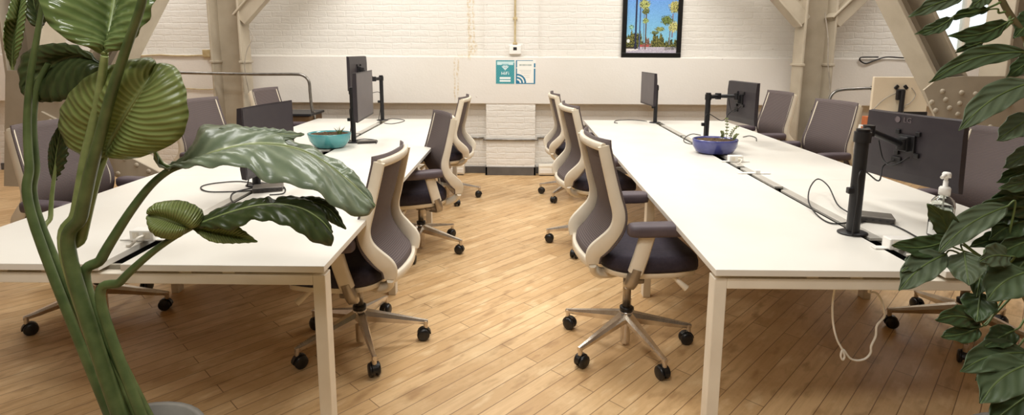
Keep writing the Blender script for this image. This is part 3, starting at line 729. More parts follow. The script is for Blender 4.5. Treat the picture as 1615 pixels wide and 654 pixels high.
# ------------------------------------------------------------------ bowls
def bowl(x, y, m_, label, prof, sx=1, sy=1, kind=0):
    c = Vector((x, y, ZT+.001)); r = empty('planter_bowl', c, label, 'planter', 'glazed bowls on the desks')
    b = MB(); b.lathe(prof, 48, 0, c, .008, 4, sx, sy); b.build('bowl', m_, r, c)
    rim = max(p[0] for p in prof)*.93; zt = max(p[1] for p in prof)
    s = MB(); rings = []
    for q in (1, .85, .65, .4, .15):
        rings.append([c+Vector((rim*q*sx*math.cos(a), rim*q*sy*math.sin(a), zt-.016+random.uniform(-.004, .008)+.014*(1-q))) for a in [2*PI*k/36 for k in range(36)]])
    s.loft(rings, 0, True); s.build('soil', 'soil', r, c)
    rnd = random.Random(5+kind)
    if kind == 0:                                                  # spiky tuft right of centre
        t = MB(); o = c+Vector((.085, -.02, zt-.01))
        for k in range(16):
            a = rnd.uniform(0, 2*PI); l = rnd.uniform(.04, .075); d = Vector((math.cos(a)*.6, math.sin(a)*.6, 1)).normalized()
            t.tube([o+Vector((math.cos(a)*.012, math.sin(a)*.012, 0)), o+d*l*.5, o+d*l+Vector((math.cos(a)*.01, math.sin(a)*.01, 0))], lambda q: .004*(1-q)+.0005, 6)
        t.build('succulent', 'succ', r, c)
    else:
        for (ox, oy, hh, ln) in ((.085, .0, .165, -.012), (.125, .02, .10, .045), (.07, .04, .06, -.01), (.128, -.04, .05, .02)):
            t = MB(); o = c+Vector((ox, oy, zt-.012)); pts = catmull([o, o+Vector((-.004, 0, hh*.35)), o+Vector((ln*.3, 0, hh*.7)), o+Vector((ln, .005, hh))], 5)
            t.tube(pts, .0019, 6)
            for k in range(4, len(pts), 2):
                for s2 in (0, 1, 2):
                    a = k*1.3+s2*2.1; d = Vector((math.cos(a), math.sin(a), .55)); t.dome(pts[k]+d*.005, .0052, d, 0, 2.2)
            t.build('succulent', 'succ', r, c)
    return r
bowl(1.455, 4.13, 'blue', 'blue glazed bowl of soil and sprigs over the right desk slot', [(0, 0), (.105, 0), (.135, .012), (.160, .055), (.165, .098), (.163, .108), (.155, .108), (.152, .09), (.148, .085), (0, .085)], 1.0, .82, 1)
bowl(-1.475, 4.26, 'teal', 'teal glazed bowl of soil on the left desk slot', [(0, 0), (.085, 0), (.115, .010), (.150, .055), (.165, .105), (.163, .115), (.155, .115), (.15, .1), (.145, .092), (0, .092)], 1.0, .85, 0)

# ------------------------------------------------------------------ sanitizer bottle
sx_, sy_ = 1.745, 2.25; c = Vector((sx_, sy_, ZT+.001))
r = empty('sanitizer_bottle', c, 'clear pump bottle of hand sanitizer with white pump on the right desk', 'bottle')
b = MB(); b.lathe([(0, 0), (.040, 0), (.046, .006), (.047, .13), (.043, .152), (.03, .168), (.016, .176), (.016, .186), (.013, .186), (.013, .176), (.028, .165), (.040, .150), (.044, .13), (.043, .008), (0, .004)], 32, 0, c, sy=.78); b.build('bottle_body', 'clear', r, c)
b = MB(); b.lathe([(0, .006), (.041, .008), (.042, .128), (.036, .13), (0, .13)], 32, 0, c, sy=.76); b.build('gel', 'gel', r, c)
b = MB(); b.lathe([(0, .178), (.021, .178), (.021, .205), (.017, .211), (.009, .213), (.009, .236), (.007, .236), (.007, .25), (.016, .25), (.016, .266), (.012, .272), (0, .272)], 24, 0, c); b.tube([c+Vector((0, 0, .262)), c+Vector((-.02, -.014, .262)), c+Vector((-.038, -.026, .255))], .007, 10); b.build('pump', 'socket', r, c)
b = MB(); b.cyl(c+Vector((0, 0, .01)), c+Vector((0, 0, .18)), .0035, 8); b.build('dip_tube', 'socket', r, c)
lab = MB(); nl = 12; dirc = math.atan2(-c.y, -c.x)
G = [[c+Vector((.0478*math.cos(a), .0478*.78*math.sin(a), z)) for z in (.012, .062)] for a in [dirc-.95+1.9*k/nl for k in range(nl+1)]]
lab.grid(G, 0, 0); lo = lab.build('bottle_label', 'label', r, c)
me = text_mesh('mzg', .030, .0006); me.materials.append(M['black']); o = bpy.data.objects.new('label_lettering', me); COL.objects.link(o); o.parent = lo
nv = Vector((math.cos(dirc), math.sin(dirc)/.78*.78, 0)).normalized(); xv = Vector((-nv.y, nv.x, 0)); Rm = Matrix((xv, Vector((0, 0, 1)), nv)).transposed()
o.matrix_local = Matrix.Translation(nv*.0475+Vector((0, 0, .044))) @ Rm.to_4x4()

# ------------------------------------------------------------------ things on the back wall
def sheet(nx, nz, x0, x1, z0, z1, y, fn):
    """flat printed sheet: fn(s, t) gives an sRGB colour, s left to right, t bottom to top"""
    b = MB(); G = [[Vector((x0+(x1-x0)*i/nx, y, z0+(z1-z0)*j/nz)) for j in range(nz+1)] for i in range(nx+1)]
    vs = [p for q in G for p in q]; fs = [(i*(nz+1)+j, (i+1)*(nz+1)+j, (i+1)*(nz+1)+j+1, i*(nz+1)+j+1) for i in range(nx) for j in range(nz)]
    b.add(vs, fs, 0); cols = [lin(fn((i+.5)/nx, (j+.5)/nz)) for i in range(nx) for j in range(nz)]
    return b, cols
def ink(o, cols):
    a = o.data.color_attributes.new('ink', 'FLOAT_COLOR', 'CORNER')
    for p in o.data.polygons:
        for li in p.loop_indices: a.data[li].color = cols[p.index]
# framed palm picture
fx0, fx1, fz0, fz1 = 1.173, 1.862, 1.412, 2.42; fy = 6.60
r = empty('framed_picture', (1.5175, 6.634, fz0), 'black framed picture of tall palm trees under blue sky on the back wall', 'picture'); l = r.location.copy()
fr = MB(); t = .052
for a, b in (((fx0, fz0), (fx1, fz0+t)), ((fx0, fz1-t), (fx1, fz1)), ((fx0, fz0+t), (fx0+t, fz1-t)), ((fx1-t, fz0+t), (fx1, fz1-t))): fr.rbox((a[0], fy-.005, a[1]), (b[0], 6.634, b[1]), .003)
fr.build('picture_frame', 'fblack', r, l)
rp = random.Random(3); noise = {}
def palm_print(s, t):
    px = s*84; py = (1-t)*133-47                    # photo-like units: py 0..86 lies below the top of the picture
    j = rp.uniform(-9, 9)
    k = max(0, min(1, (py+47)/120)); col = [88+48*k, 128+72*k, 216+2*k]
    def put(c): return [max(0, min(255, q+j)) for q in c]
    # crowns
    for cx, cy, rx, ry, c in ((29, 5, 9, 8, (178, 184, 110)), (31, 16, 6, 6, (120, 128, 74)), (78, 9, 9, 10, (190, 184, 110)), (66, 31, 10, 8, (112, 128, 66)), (31, 32, 5, 5, (168, 186, 112)), (78, 42, 8, 9, (206, 202, 132)),
                              (8, 43, 4, 4, (150, 196, 170)), (55, 46, 8, 4, (150, 160, 96)), (47, 52, 7, 3, (120, 132, 84)), (14, -20, 9, 9, (150, 160, 90)), (46, -28, 9, 9, (140, 152, 86))):
        d = ((px-cx)/rx)**2+((py-cy)/ry)**2
        if d < 1+rp.uniform(-.5, .35): return put(c if rp.random() > .35 else [q*.45 for q in c])
    for tx, top, bot, wd, c in ((15.5, -20, 80, 1.1, (44, 48, 72)), (22, -30, 80, .8, (70, 84, 120)), (28.5, 12, 80, .9, (84, 84, 92)), (32, 18, 80, 1.1, (96, 80, 70)), (72, 35, 72, .6, (120, 130, 140)), (76, 20, 60, .6, (130, 110, 130))):
        if abs(px-tx) < wd and top < py < bot: return put(c)
    h = 64+4*math.sin(px*.5)+3*math.sin(px*1.3)-(10 if px < 26 else 0)-(8 if 44 < px < 60 else 0)
    if py > h and py < 76:
        if ((px-3.5)**2+(py-66)**2) < 9: return put((226, 230, 228))
        if 22 < px < 38 and py > 72: return put((176, 84, 78))
        if 28 < px < 42: return put((150, 120, 100)) if rp.random() > .4 else put((70, 50, 50))
        return put((52, 58, 34)) if rp.random() > .35 else put((138, 134, 70))
    if py >= 76:
        if px < 20 and py < 84-px*.15: return put((228, 222, 220)) if py > 79 else put((60, 54, 44))
        if px > 64 and py < 81: return put((110, 106, 110)) if rp.random() > .5 else put((170, 166, 168))
        return put((186, 176, 190)) if rp.random() > .3 else put((204, 198, 206))
    return put(col)
sb, cols = sheet(84, 133, fx0+t, fx1-t, fz0+t, fz1-t, fy+.012, palm_print); so = sb.build('palm_print', 'ink', r, l); ink(so, cols)
bk = MB(); bk.rbox((fx0+.01, fy+.014, fz0+.01), (fx1-.01, 6.632, fz1-.01)); bk.build('backing_board', 'fblack', r, l)
# two notices on the pier
FONT = {'W': ('10001', '10001', '10101', '11011', '10001'), 'I': ('1', '1', '1', '1', '1'), 'F': ('111', '100', '110', '100', '100'), 'i': ('1', '0', '1', '1', '1')}
def teal_notice(s, t):
    x = s*32; y = (1-t)*40; base = (66, 150, 158) if (int(x*1.3)+int(y*1.1)) % 5 else (88, 168, 174)
    if y < 1.6: return (74, 150, 160)
    if 2.2 < y < 4.0 and x > 2: return (196, 224, 224)
    if 4 < y < 8 and 2 < x < 30: return (210, 234, 234) if abs(x-16) > 6 or y < 6 else (150, 196, 200)
    d = math.hypot(x-16, y-17); ang = abs(math.atan2(x-16, 17-y))
    if ang < .82 and y < 17 and (d < 2 or 2.8 < d < 4.6 or 5.4 < d < 7.2 or 7.9 < d < 8.6): return (232, 244, 244)
    tx = 9.5
    for chx in 'WiFi':
        g = FONT[chx]; wd = len(g[0])
        for rr in range(5):
            for cc in range(wd):
                if g[rr][cc] == '1' and tx+cc <= x < tx+cc+1 and 19.5+rr <= y < 20.5+rr: return (236, 246, 246)
        tx += wd+1
    for yc in (30.3, 35):
        if abs(y-yc) < 1.75 and 6.5 < x < 25.5: return (240, 246, 244)
    return base
def white_notice(s, t):
    x = s*32; y = (1-t)*40; bl = (44, 122, 156); w_ = (244, 242, 234)
    for cx, cy, rad in ((0, 40, 0),):
        d = math.hypot(x-1.8, y-38.2)
        if x > 1.2 and y < 38.8 and x < 30: 
            if d < 4.5 or 7.2 < d < 10 or 12.4 < d < 15.2: return bl
    if 12 < y < 14: return w_ if x > .8 else bl
    if x < 1.9 and y < 39: return bl
    if x > 29.6 and y > 5.2: return bl
    if y > 38.4 or (y < 1 and x < 28): return bl
    if 6.6 < y < 9.4 and 5.5 < x < 26 and int(x*1.25) % 4: return (176, 184, 178)
    for k, yy in enumerate((17, 19.5, 22.5, 26, 29)):
        if abs(y-yy) < .45 and 6+k*1.5 < x < 25-k*.6 and int(x*2) % 5: return (206, 208, 200)
    return w_
for nm, fn, x0, x1, lb in (('notice_sheet', teal_notice, -.288, -.072, 'teal notice with wireless symbol, left one of the pair on the brick pier'), ('notice_sheet', white_notice, -.055, .173, 'white notice with blue border, right one of the pair on the brick pier')):
    sb, cols = sheet(64, 80, x0, x1, 1.098, 1.372, 6.5825, fn)
    n0 = len(sb.f); sb.rbox((x0-.003, 6.583, 1.094), (x1+.003, 6.585, 1.376)); 
    o = sb.build(nm, 'ink', None, ((x0+x1)/2, 6.585, 1.098)); ink(o, cols+[lin((240, 240, 236))]*(len(sb.f)-n0)); tag(o, lb, 'poster', 'notices on the brick pier')
# thermostat with riser conduit
r = empty('thermostat', (-.064, 6.605, 1.44), 'white wall thermostat with small dark display on the brick pier', 'thermostat'); l = r.location.copy()
b = MB(); b.rbox((-.134, 6.565, 1.440), (.006, 6.605, 1.548), .008); b.build('thermostat_body', 'socket', r, l)
b = MB(); b.rbox((-.087, 6.5635, 1.487), (-.045, 6.566, 1.522), .001); b.build('display', 'black', r, l)
p = MB(); p.cyl((-.066, 6.585, 1.55), (-.066, 6.585, ZC), .012, 12); p.box((-.066, 6.59, 1.85), (.05, .03, .03), .005); p.box((-.066, 6.588, 1.565), (.05, .034, .03), .006)
tag(p.build('riser_conduit', 'pipep', None, (-.066, 6.605, 1.55)), 'thin tan conduit rising from the thermostat up the pier', 'conduit', 'conduits on the walls')
# cable duct following the pier at knee height
zz = .435
p = MB(); p.sweep([(-3.0, 6.695, zz), (-1.1, 6.695, zz+.012), (-.55, 6.695, zz), (-.44, 6.69, zz), (-.43, 6.578, zz), (-.41, 6.574, zz), (.18, 6.574, zz), (.205, 6.58, zz), (.21, 6.69, zz+.004), (.30, 6.695, zz+.012), (.6, 6.695, zz+.02), (3.0, 6.695, zz+.02)], [(.012*math.cos(a), .012*math.sin(a)) for a in [2*PI*k/10 for k in range(10)]])
tag(p.build('wall_conduit', 'pipe', None, (-.1, 6.7, zz)), 'thin grey conduit bending around the brick pier at knee height', 'conduit', 'conduits on the walls')
# low white boxes either side of the pier
def low_box(x0, x1, label):
    r = empty('floor_raceway', ((x0+x1)/2, 6.62, 0), label, 'wall box', 'low white boxes at the foot of the wall'); l = r.location.copy()
    b = MB(); b.rbox((x0, 6.56, .012), (x1, 6.688, .125), .004); b.build('casing', 'frame', r, l)
    b = MB(); b.rbox((x0+.012, 6.553, .03), (x1-.012, 6.562, .088), .003); b.build('front_panel', 'socket', r, l)
    b = MB(); b.rbox((x0+.01, 6.57, 0), (x1-.01, 6.68, .013)); b.build('plinth', 'dark', r, l)
low_box(.225, .95, 'low white box at the wall foot right of the brick pier')
low_box(-1.35, -.67, 'low white box at the wall foot left of the brick pier')
# black power cord on the right of the wall
cable([PY(u, v, 6.57) for u, v in ((1440, 92), (1420, 91), (1398, 90), (1380, 95), (1366, 100), (1357, 96), (1357, 91), (1366, 90), (1385, 90))], .008, 'bcord', 'black power cord with inline plug looped on the right of the back wall')
cable([PY(u, v, 6.06) for u, v in ((1301, 20), (1306, 60), (1306, 100), (1309, 140), (1306, 160))], .006, 'wire', 'thin pale wire hanging down beside the right steel column')
cable([PY(u, v, 6.07) for u, v in ((392, 44), (398, 60), (390, 78), (386, 100), (388, 122), (394, 150))], .005, 'wire', 'thin pale wire straggling down beside the left steel column')
def wall_run(v, u0, u1, r_, label, boxu=None):
    p0, p1 = PY(u0, v, 6.57), PY(u1, v+2, 6.57); b = MB(); b.tube([p0.lerp(p1, k/10)+Vector((0, 0, .006*math.sin(k*2.3))) for k in range(11)], r_, 8)
    if boxu: q = PY(boxu, v-2, 6.56); b.box(q, (.09, .06, .09), .008); b.box(q+Vector((.09, 0, -.01)), (.08, .04, .04), .008)
    tag(b.build('wall_conduit', 'pipep', None, p0), label, 'conduit', 'conduits on the walls')
wall_run(86, 110, 345, .009, 'upper painted conduit with small junction box left of the left steel column', 327)
wall_run(139, 200, 362, .007, 'lower thin painted conduit left of the left steel column')
# bent steel pipes near both steel columns
def rail(sx, pts, label):
    b = MB(); b.tube(pts, .016, 12); b.cyl(pts[0]-Vector((.02, 0, 0)), pts[0]+Vector((.02, 0, 0)), .024, 14)
    tag(b.build('bent_pipe', 'pipe', None, pts[-1]), label, 'pipe', 'bent steel pipes beside the steel columns')
Yr = 6.0
pts = catmull([PY(u, v, Yr) for u, v in ((130, 112), (220, 113), (300, 115), (400, 117), (462, 117), (478, 119), (487, 128), (489, 145), (491, 165), (495, 184))]+[PY(496, 189, Yr)], 6)
pts[-1].z = .826; rail(-1, pts, 'bent galvanised steel pipe passing in front of the left steel column')
pts = catmull([PY(u, v, Yr) for u, v in ((1377, 139), (1350, 140), (1325, 142), (1313, 148), (1307, 160), (1302, 176), (1298, 190))]+[PY(1288, 236, Yr)], 6)
rail(1, pts, 'bent galvanised steel pipe right of the right steel column')
cable([PY(u, v, 5.93) for u, v in ((1306, 158), (1303, 172), (1299, 186), (1297, 200), (1290, 218), (1281, 236), (1276, 250))], .009, 'wcord', 'white cable tied along the bent pipe right of the steel column')
# low cabinet left, dark box right, side table with monitor
c0 = PY(494, 190, 6.0); xr = c0.x+.03
r = empty('low_cabinet', (xr-.35, 6.0, 0), 'low brown cabinet with black top behind the far left desk corner', 'cabinet'); l = r.location.copy()
b = MB(); b.rbox((xr-.68, 5.88, .02), (xr-.02, 6.25, .785), .006); b.build('cabinet_body', 'wood', r, l)
b = MB(); b.rbox((xr-.72, 5.86, .785), (xr, 6.28, .812), .005); b.build('cabinet_top', 'black', r, l)
b = MB(); b.rbox((xr-.66, 5.90, 0), (xr-.04, 6.23, .022)); b.build('plinth', 'dark', r, l)
c0 = PY(1293, 215, 6.0)
r = empty('floor_box', (c0.x, 6.0, 0), 'tall black electrical box at the foot of the right bent pipe', 'electrical box'); l = r.location.copy()
b = MB(); b.rbox((c0.x-.07, 5.94, .02), (c0.x+.11, 6.1, .86), .006); b.build('box_body', 'black', r, l)
b = MB(); b.rbox((c0.x-.055, 5.932, .06), (c0.x+.095, 5.941, .82), .003); b.box((c0.x+.08, 5.93, .45), (.012, .01, .05), .002); b.build('box_door', 'case', r, l)
b = MB(); b.rbox((c0.x-.085, 5.92, 0), (c0.x+.125, 6.12, .021)); b.build('foot_plate', 'dark', r, l)
# side table far right
r = empty('side_table', (4.15, 5.55, 0), 'pale side table beyond the right desk, under the white-backed monitor', 'table'); l = r.location.copy()
b = MB(); b.rbox((3.32, 5.15, .715), (5.0, 5.85, .74), .003); b.build('tabletop', 'white', r, l)
for x in (3.36, 4.92):
    for y in (5.2, 5.78): g = MB(); g.rbox((x, y, 0), (x+.045, y+.045, .716), .003); g.build('leg', 'frame', r, l)
b = MB(); b.rbox((3.34, 5.17, .655), (4.98, 5.2, .712), .003); b.build('apron', 'black', r, l)
# white-backed monitor on it
mx, my = PY(1418, 150, 5.55).x, 5.55; L0 = Vector((mx, my-.05, ZT)); zt_, zb = PY(1375, 121, my).z, PY(1375, 176, my).z; x0, x1 = PY(1375, 150, my).x, PY(1463, 150, my).x
r = empty('monitor', L0, 'white-backed monitor with black mount beyond the right desk', 'monitor')
b = MB(); b.rbox((x0, my-.01, zb), (x1, my+.02, zt_), .006); b.build('housing', 'wmon', r, L0)
b = MB(); b.rbox((x0+.012, my+.0195, zb+.012), (x1-.012, my+.0215, zt_-.012)); b.build('screen', 'screen', r, L0)
b = MB(); b.rbox((x0+.03, my-.014, zb-.045), (x1+.01, my+.018, zb+.002), .004); b.build('lower_bezel', 'black', r, L0)
zv = PY(1420, 146, my).z; b = MB()
b.box((mx, my-.02, zv), (.07, .02, .07), .004)
for a in (-1, 1): b.box((mx+a*.045, my-.018, zv+.055), (.03, .016, .045), .004, 0, Matrix.Rotation(-a*.7, 3, 'Y'))
b.box((mx-.01, my-.035, zv-.02), (.075, .035, .10), .006); b.build('vesa_plate', 'black', r, L0)
b = MB(); b.cyl(L0+Vector((0, 0, .004)), (mx, my-.05, zv+.02), .022, 18); b.build('post', 'black', r, L0)
b = MB(); b.lathe([(0, .001), (.09, .001), (.09, .01), (.03, .014), (0, .014)], 24, 0, L0); b.build('base_plate', 'black', r, L0)
b = MB(); b.tube(catmull([(mx+.1, my-.02, zv+.05), (mx+.14, my-.03, zv-.02), (mx+.09, my-.035, zv-.10), (mx+.04, my-.04, zv-.13), (mx+.02, my-.05, zv-.25)], 6), .004, 8); b.tube(catmull([(mx-.04, my-.02, zv-.0), (mx-.15, my-.02, zv-.06), (mx-.25, my-.02, zv-.17), (mx-.26, my-.02, zv-.24)], 6), .004, 8); b.build('cable', 'wire', r, L0)
p = PY(1364, 186, 5.45); b = MB(); b.rbox((p.x, 5.42, ZT+.001), (p.x+.09, 5.50, ZT+.13), .003); b.rbox((p.x-.001, 5.419, ZT+.03), (p.x+.091, 5.501, ZT+.045), 0, 1)
tag(b.build('card_box', ['orange', 'label'], None, (p.x, 5.46, ZT+.001)), 'small orange box on the pale side table left of the white-backed monitor', 'box')

# ------------------------------------------------------------------ foliage
def leaf_mesh(mid, left, right, n=36, m=7, sag=.012, ruffle=.004, waves=9, thick=.0012, seed=0, rib=.003, vein=0.0, ribmat=1):
    """blade lofted between three 3D curves; vein corrugates it, ruffle waves its edges"""
    Md, Lf, Rt = (resample(catmull(p, 8), n) for p in (mid, left, right)); b = MB(); G = []; U = []; rnd = random.Random(seed); ph = rnd.uniform(0, 6)
    for i in range(n):
        row = []; ur = []; f = i/(n-1)
        t = (Md[min(n-1, i+1)]-Md[max(0, i-1)]).normalized()
        for side, E in ((-1, Lf), (1, Rt)):
            cols_ = range(m, 0, -1) if side < 0 else range(1, m+1)
            d = E[i]-Md[i]; nr = t.cross(d)
            nr = nr.normalized() if nr.length > 1e-9 else Vector((0, -1, 0))
            if nr.y > 0: nr = -nr
            if side > 0: row.append(Md[i].copy()); ur.append((f, 0))
            for k in cols_:
                q = k/m
                p = Md[i]+d*q+nr*(sag*math.sin(PI*q)*min(1, d.length/.05))
                p += nr*(ruffle*q*q*math.sin(waves*2*PI*f+ph+side))
                p += nr*(vein*math.sin(PI*q)*(1 if i % 2 else -1))
                row.append(p); ur.append((f, side*q))
        G.append(row); U.append(ur)
    b.grid(G, 0, thick, U)
    if rib:
        b.tube([p+Vector((0, -.0005, 0)) for p in Md], lambda s: rib*(1-.8*s)+.0004, 7, ribmat)
    return b
def P3(l): return [PY(u, v, y) for u, v, y in l]

# --- bird of paradise on the left
BX, BY = -1.12, 1.42
proot = empty('paradise_plant', (BX, BY, 0), 'tall bird of paradise plant with broad leaves at the far left front', 'plant'); PL = proot.location.copy()
b = MB(); b.lathe([(0, 0), (.15, 0), (.17, .02), (.20, .36), (.205, .38), (.185, .38), (.18, .33), (0, .33)], 32, 0, PL); b.build('pot', 'pot', proot, PL)
b = MB(); b.lathe([(0, .31), (.178, .325), (.176, .345), (.09, .352), (0, .355)], 24, 0, PL); b.build('soil', 'soil', proot, PL)
def stalk(pts, r0, r1, m_='stem', root_at=None):
    p3 = P3(pts)
    if root_at: p3.append(PL+Vector((root_at[0], root_at[1], .345)))
    q = catmull(p3, 8); n = len(q); b = MB()
    b.tube(q, lambda t: r0+(r1-r0)*t, 12); return b.build('stalk', m_, proot, PL)
# top leaf L1
def leafP(name, m_, mid, left, right, **k):
    o = leaf_mesh(P3(mid), P3(left), P3(right), **k).build(name, [m_, 'stem'], proot, PL); return o
leafP('leaf', 'pal4', [(165, 86, 1.38), (172, 55, 1.42), (180, 10, 1.45), (188, -50, 1.47), (196, -130, 1.46), (202, -190, 1.42)],
      [(163, 85, 1.38), (128, 72, 1.34), (88, 50, 1.32), (64, 10, 1.32), (62, -50, 1.34), (120, -140, 1.38), (200, -191, 1.42)],
      [(167, 86, 1.38), (190, 76, 1.37), (220, 50, 1.36), (241, 12, 1.36), (250, -50, 1.38), (232, -140, 1.40), (204, -190, 1.42)], vein=.0016, rib=.008, n=60, sag=.02)
# dark leaf peeping at top left
leafP('leaf', 'pal3', [(66, 44, 1.62), (58, 20, 1.62), (52, -10, 1.62), (50, -50, 1.62)], [(66, 44, 1.62), (48, 38, 1.60), (36, 8, 1.6), (38, -30, 1.6), (50, -51, 1.62)], [(66, 44, 1.62), (74, 30, 1.60), (74, 4, 1.6), (66, -30, 1.6), (51, -50, 1.62)], rib=.003, vein=.0004, ruffle=.001)
# far-left glossy sliver
leafP('leaf', 'pal4', [(20, 110, 1.25), (22, 70, 1.25), (28, 30, 1.25), (36, -20, 1.25)], [(20, 110, 1.25), (8, 75, 1.22), (8, 35, 1.22), (22, -18, 1.24)], [(20, 110, 1.25), (34, 72, 1.24), (40, 30, 1.24), (44, -20, 1.25)], rib=.003, vein=.0004, ruffle=.001)
# dark leaf pointing left L3
leafP('leaf', 'pal3', [(166, 104, 1.56), (130, 88, 1.58), (95, 95, 1.6), (62, 120, 1.6), (34, 146, 1.58)], [(166, 103, 1.56), (130, 76, 1.56), (95, 68, 1.58), (50, 76, 1.6), (30, 100, 1.6), (33, 145, 1.58)], [(166, 105, 1.56), (140, 130, 1.54), (108, 156, 1.54), (70, 161, 1.56), (45, 156, 1.58), (35, 147, 1.58)], rib=.004, vein=.0012, sag=.02)
# big heart leaf L2
leafP('leaf', 'pal', [(166, 247, 1.48), (185, 205, 1.44), (205, 170, 1.42), (228, 135, 1.42), (247, 107, 1.45)],
      [(165, 247, 1.48), (130, 246, 1.47), (100, 222, 1.46), (92, 190, 1.45), (100, 162, 1.43), (125, 130, 1.42), (165, 106, 1.42), (215, 92, 1.43), (240, 92, 1.45), (247, 106, 1.45)],
      [(167, 247, 1.48), (205, 251, 1.45), (245, 240, 1.43), (280, 222, 1.42), (294, 200, 1.42), (297, 175, 1.42), (292, 138, 1.43), (281, 110, 1.45), (265, 101, 1.46), (248, 106, 1.45)], vein=.0005, rib=.008, n=80, sag=.025, ruffle=.003)
# dim small leaf under it
leafP('leaf', 'pal3', [(84, 290, 1.66), (88, 250, 1.66), (94, 215, 1.66), (98, 190, 1.66)], [(84, 290, 1.66), (76, 262, 1.65), (78, 225, 1.65), (97, 190, 1.66)], [(84, 290, 1.66), (102, 262, 1.65), (108, 230, 1.65), (99, 190, 1.66)], rib=.002)
# arching leaf L6
leafP('leaf', 'pal2', [(240, 231, 1.50), (262, 262, 1.50), (300, 256, 1.50), (340, 240, 1.51), (385, 229, 1.53), (430, 227, 1.55), (475, 236, 1.57), (515, 257, 1.58), (555, 289, 1.59), (592, 325, 1.59)],
      [(238, 229, 1.50), (256, 258, 1.53), (294, 250, 1.55), (304, 222, 1.60), (318, 200, 1.64), (340, 195, 1.66), (385, 199, 1.66), (425, 206, 1.66), (448, 214, 1.66), (500, 236, 1.66), (540, 258, 1.66), (575, 292, 1.63), (592, 324, 1.59)],
      [(241, 233, 1.50), (256, 264, 1.48), (300, 263, 1.45), (345, 263, 1.42), (385, 262, 1.42), (415, 284, 1.42), (470, 293, 1.43), (505, 306, 1.45), (535, 330, 1.47), (575, 342, 1.53), (591, 327, 1.59)], vein=.0012, rib=.005, n=64, sag=.014, ruffle=.005)
leafP('leaf_lobe', 'pal2', [(345, 208, 1.605), (400, 211, 1.605), (440, 211, 1.61), (480, 212, 1.62)], [(346, 200, 1.62), (395, 200, 1.63), (440, 203, 1.63), (480, 211, 1.62)], [(346, 214, 1.60), (400, 222, 1.58), (442, 224, 1.59), (480, 213, 1.62)], rib=.0015, vein=.0008, n=24)
# lower twisted leaf L7
leafP('leaf', 'pal3', [(300, 358, 1.43), (330, 347, 1.43), (365, 334, 1.44), (405, 324, 1.45), (445, 322, 1.46), (480, 330, 1.47), (508, 348, 1.47), (524, 368, 1.47)],
      [(300, 357, 1.43), (325, 338, 1.45), (355, 326, 1.47), (405, 317, 1.50), (450, 312, 1.52), (485, 316, 1.53), (510, 335, 1.51), (525, 366, 1.47)],
      [(300, 359, 1.43), (335, 360, 1.40), (370, 362, 1.39), (395, 348, 1.39), (430, 350, 1.39), (465, 362, 1.40), (495, 382, 1.42), (523, 388, 1.45)], rib=.004, vein=.0012, n=48, sag=.014, ruffle=.004)
leafP('leaf_lobe', 'pal', [(296, 360, 1.42), (280, 352, 1.41), (258, 344, 1.40), (234, 338, 1.40)], [(300, 359, 1.42), (284, 374, 1.40), (262, 377, 1.39), (240, 368, 1.39), (231, 342, 1.40)], [(322, 350, 1.44), (318, 330, 1.43), (288, 316, 1.42), (252, 318, 1.41), (236, 326, 1.40), (231, 336, 1.40)], rib=.002, n=30, sag=.03, ruffle=.004)
leafP('leaf_lobe', 'pal', [(300, 358, 1.435), (335, 366, 1.44), (370, 373, 1.44), (406, 381, 1.43)], [(302, 352, 1.435), (335, 350, 1.44), (370, 354, 1.44), (406, 380, 1.43)], [(304, 362, 1.43), (330, 380, 1.42), (360, 384, 1.42), (406, 382, 1.43)], rib=.0015, n=24, ruffle=.002)
leafP('leaf_lobe', 'pal3', [(455, 318, 1.49), (490, 318, 1.52), (520, 330, 1.53), (546, 361, 1.52)], [(455, 313, 1.51), (495, 309, 1.54), (525, 322, 1.55), (546, 360, 1.52)], [(455, 324, 1.48), (490, 330, 1.5), (520, 350, 1.51), (545, 362, 1.52)], rib=.0015, n=24, ruffle=.002)
# stalks
stalk([(165, 88, 1.38), (158, 140, 1.40), (147, 200, 1.42), (136, 250, 1.43), (122, 335, 1.44), (108, 410, 1.44)], .0085, .020, 'stem', (.03, .0))
stalk([(236, -60, 1.30), (222, 10, 1.32), (196, 85, 1.36), (175, 150, 1.38), (158, 215, 1.40), (143, 270, 1.41), (128, 340, 1.42), (112, 415, 1.43)], .008, .019, 'stemd', (.05, -.03))
stalk([(166, 247, 1.48), (155, 275, 1.47), (142, 320, 1.46), (128, 375, 1.46), (112, 430, 1.45)], .0075, .018, 'stem', (.06, .04))
stalk([(70, -10, 1.5), (58, 60, 1.5), (48, 120, 1.5), (43, 190, 1.5), (46, 260, 1.49), (56, 360, 1.47)], .006, .013, 'stemd', (-.05, .05))
stalk([(76, 100, 1.57), (60, 135, 1.56), (52, 190, 1.55), (56, 260, 1.53), (66, 360, 1.5)], .007, .013, 'stemd', (-.02, .08))
stalk([(92, 240, 1.66), (84, 290, 1.64), (80, 340, 1.62), (82, 400, 1.58)], .004, .009, 'stem', (.0, .11))
stalk([(300, 257, 1.50), (268, 268, 1.50), (238, 292, 1.50), (208, 330, 1.49), (182, 370, 1.48), (160, 408, 1.47), (138, 460, 1.46)], .0085, .016, 'stemd', (.10, .02))
stalk([(304, 358, 1.43), (276, 373, 1.43), (246, 393, 1.43), (216, 418, 1.43), (190, 444, 1.43), (160, 482, 1.43)], .0065, .014, 'stemd', (.12, -.03))

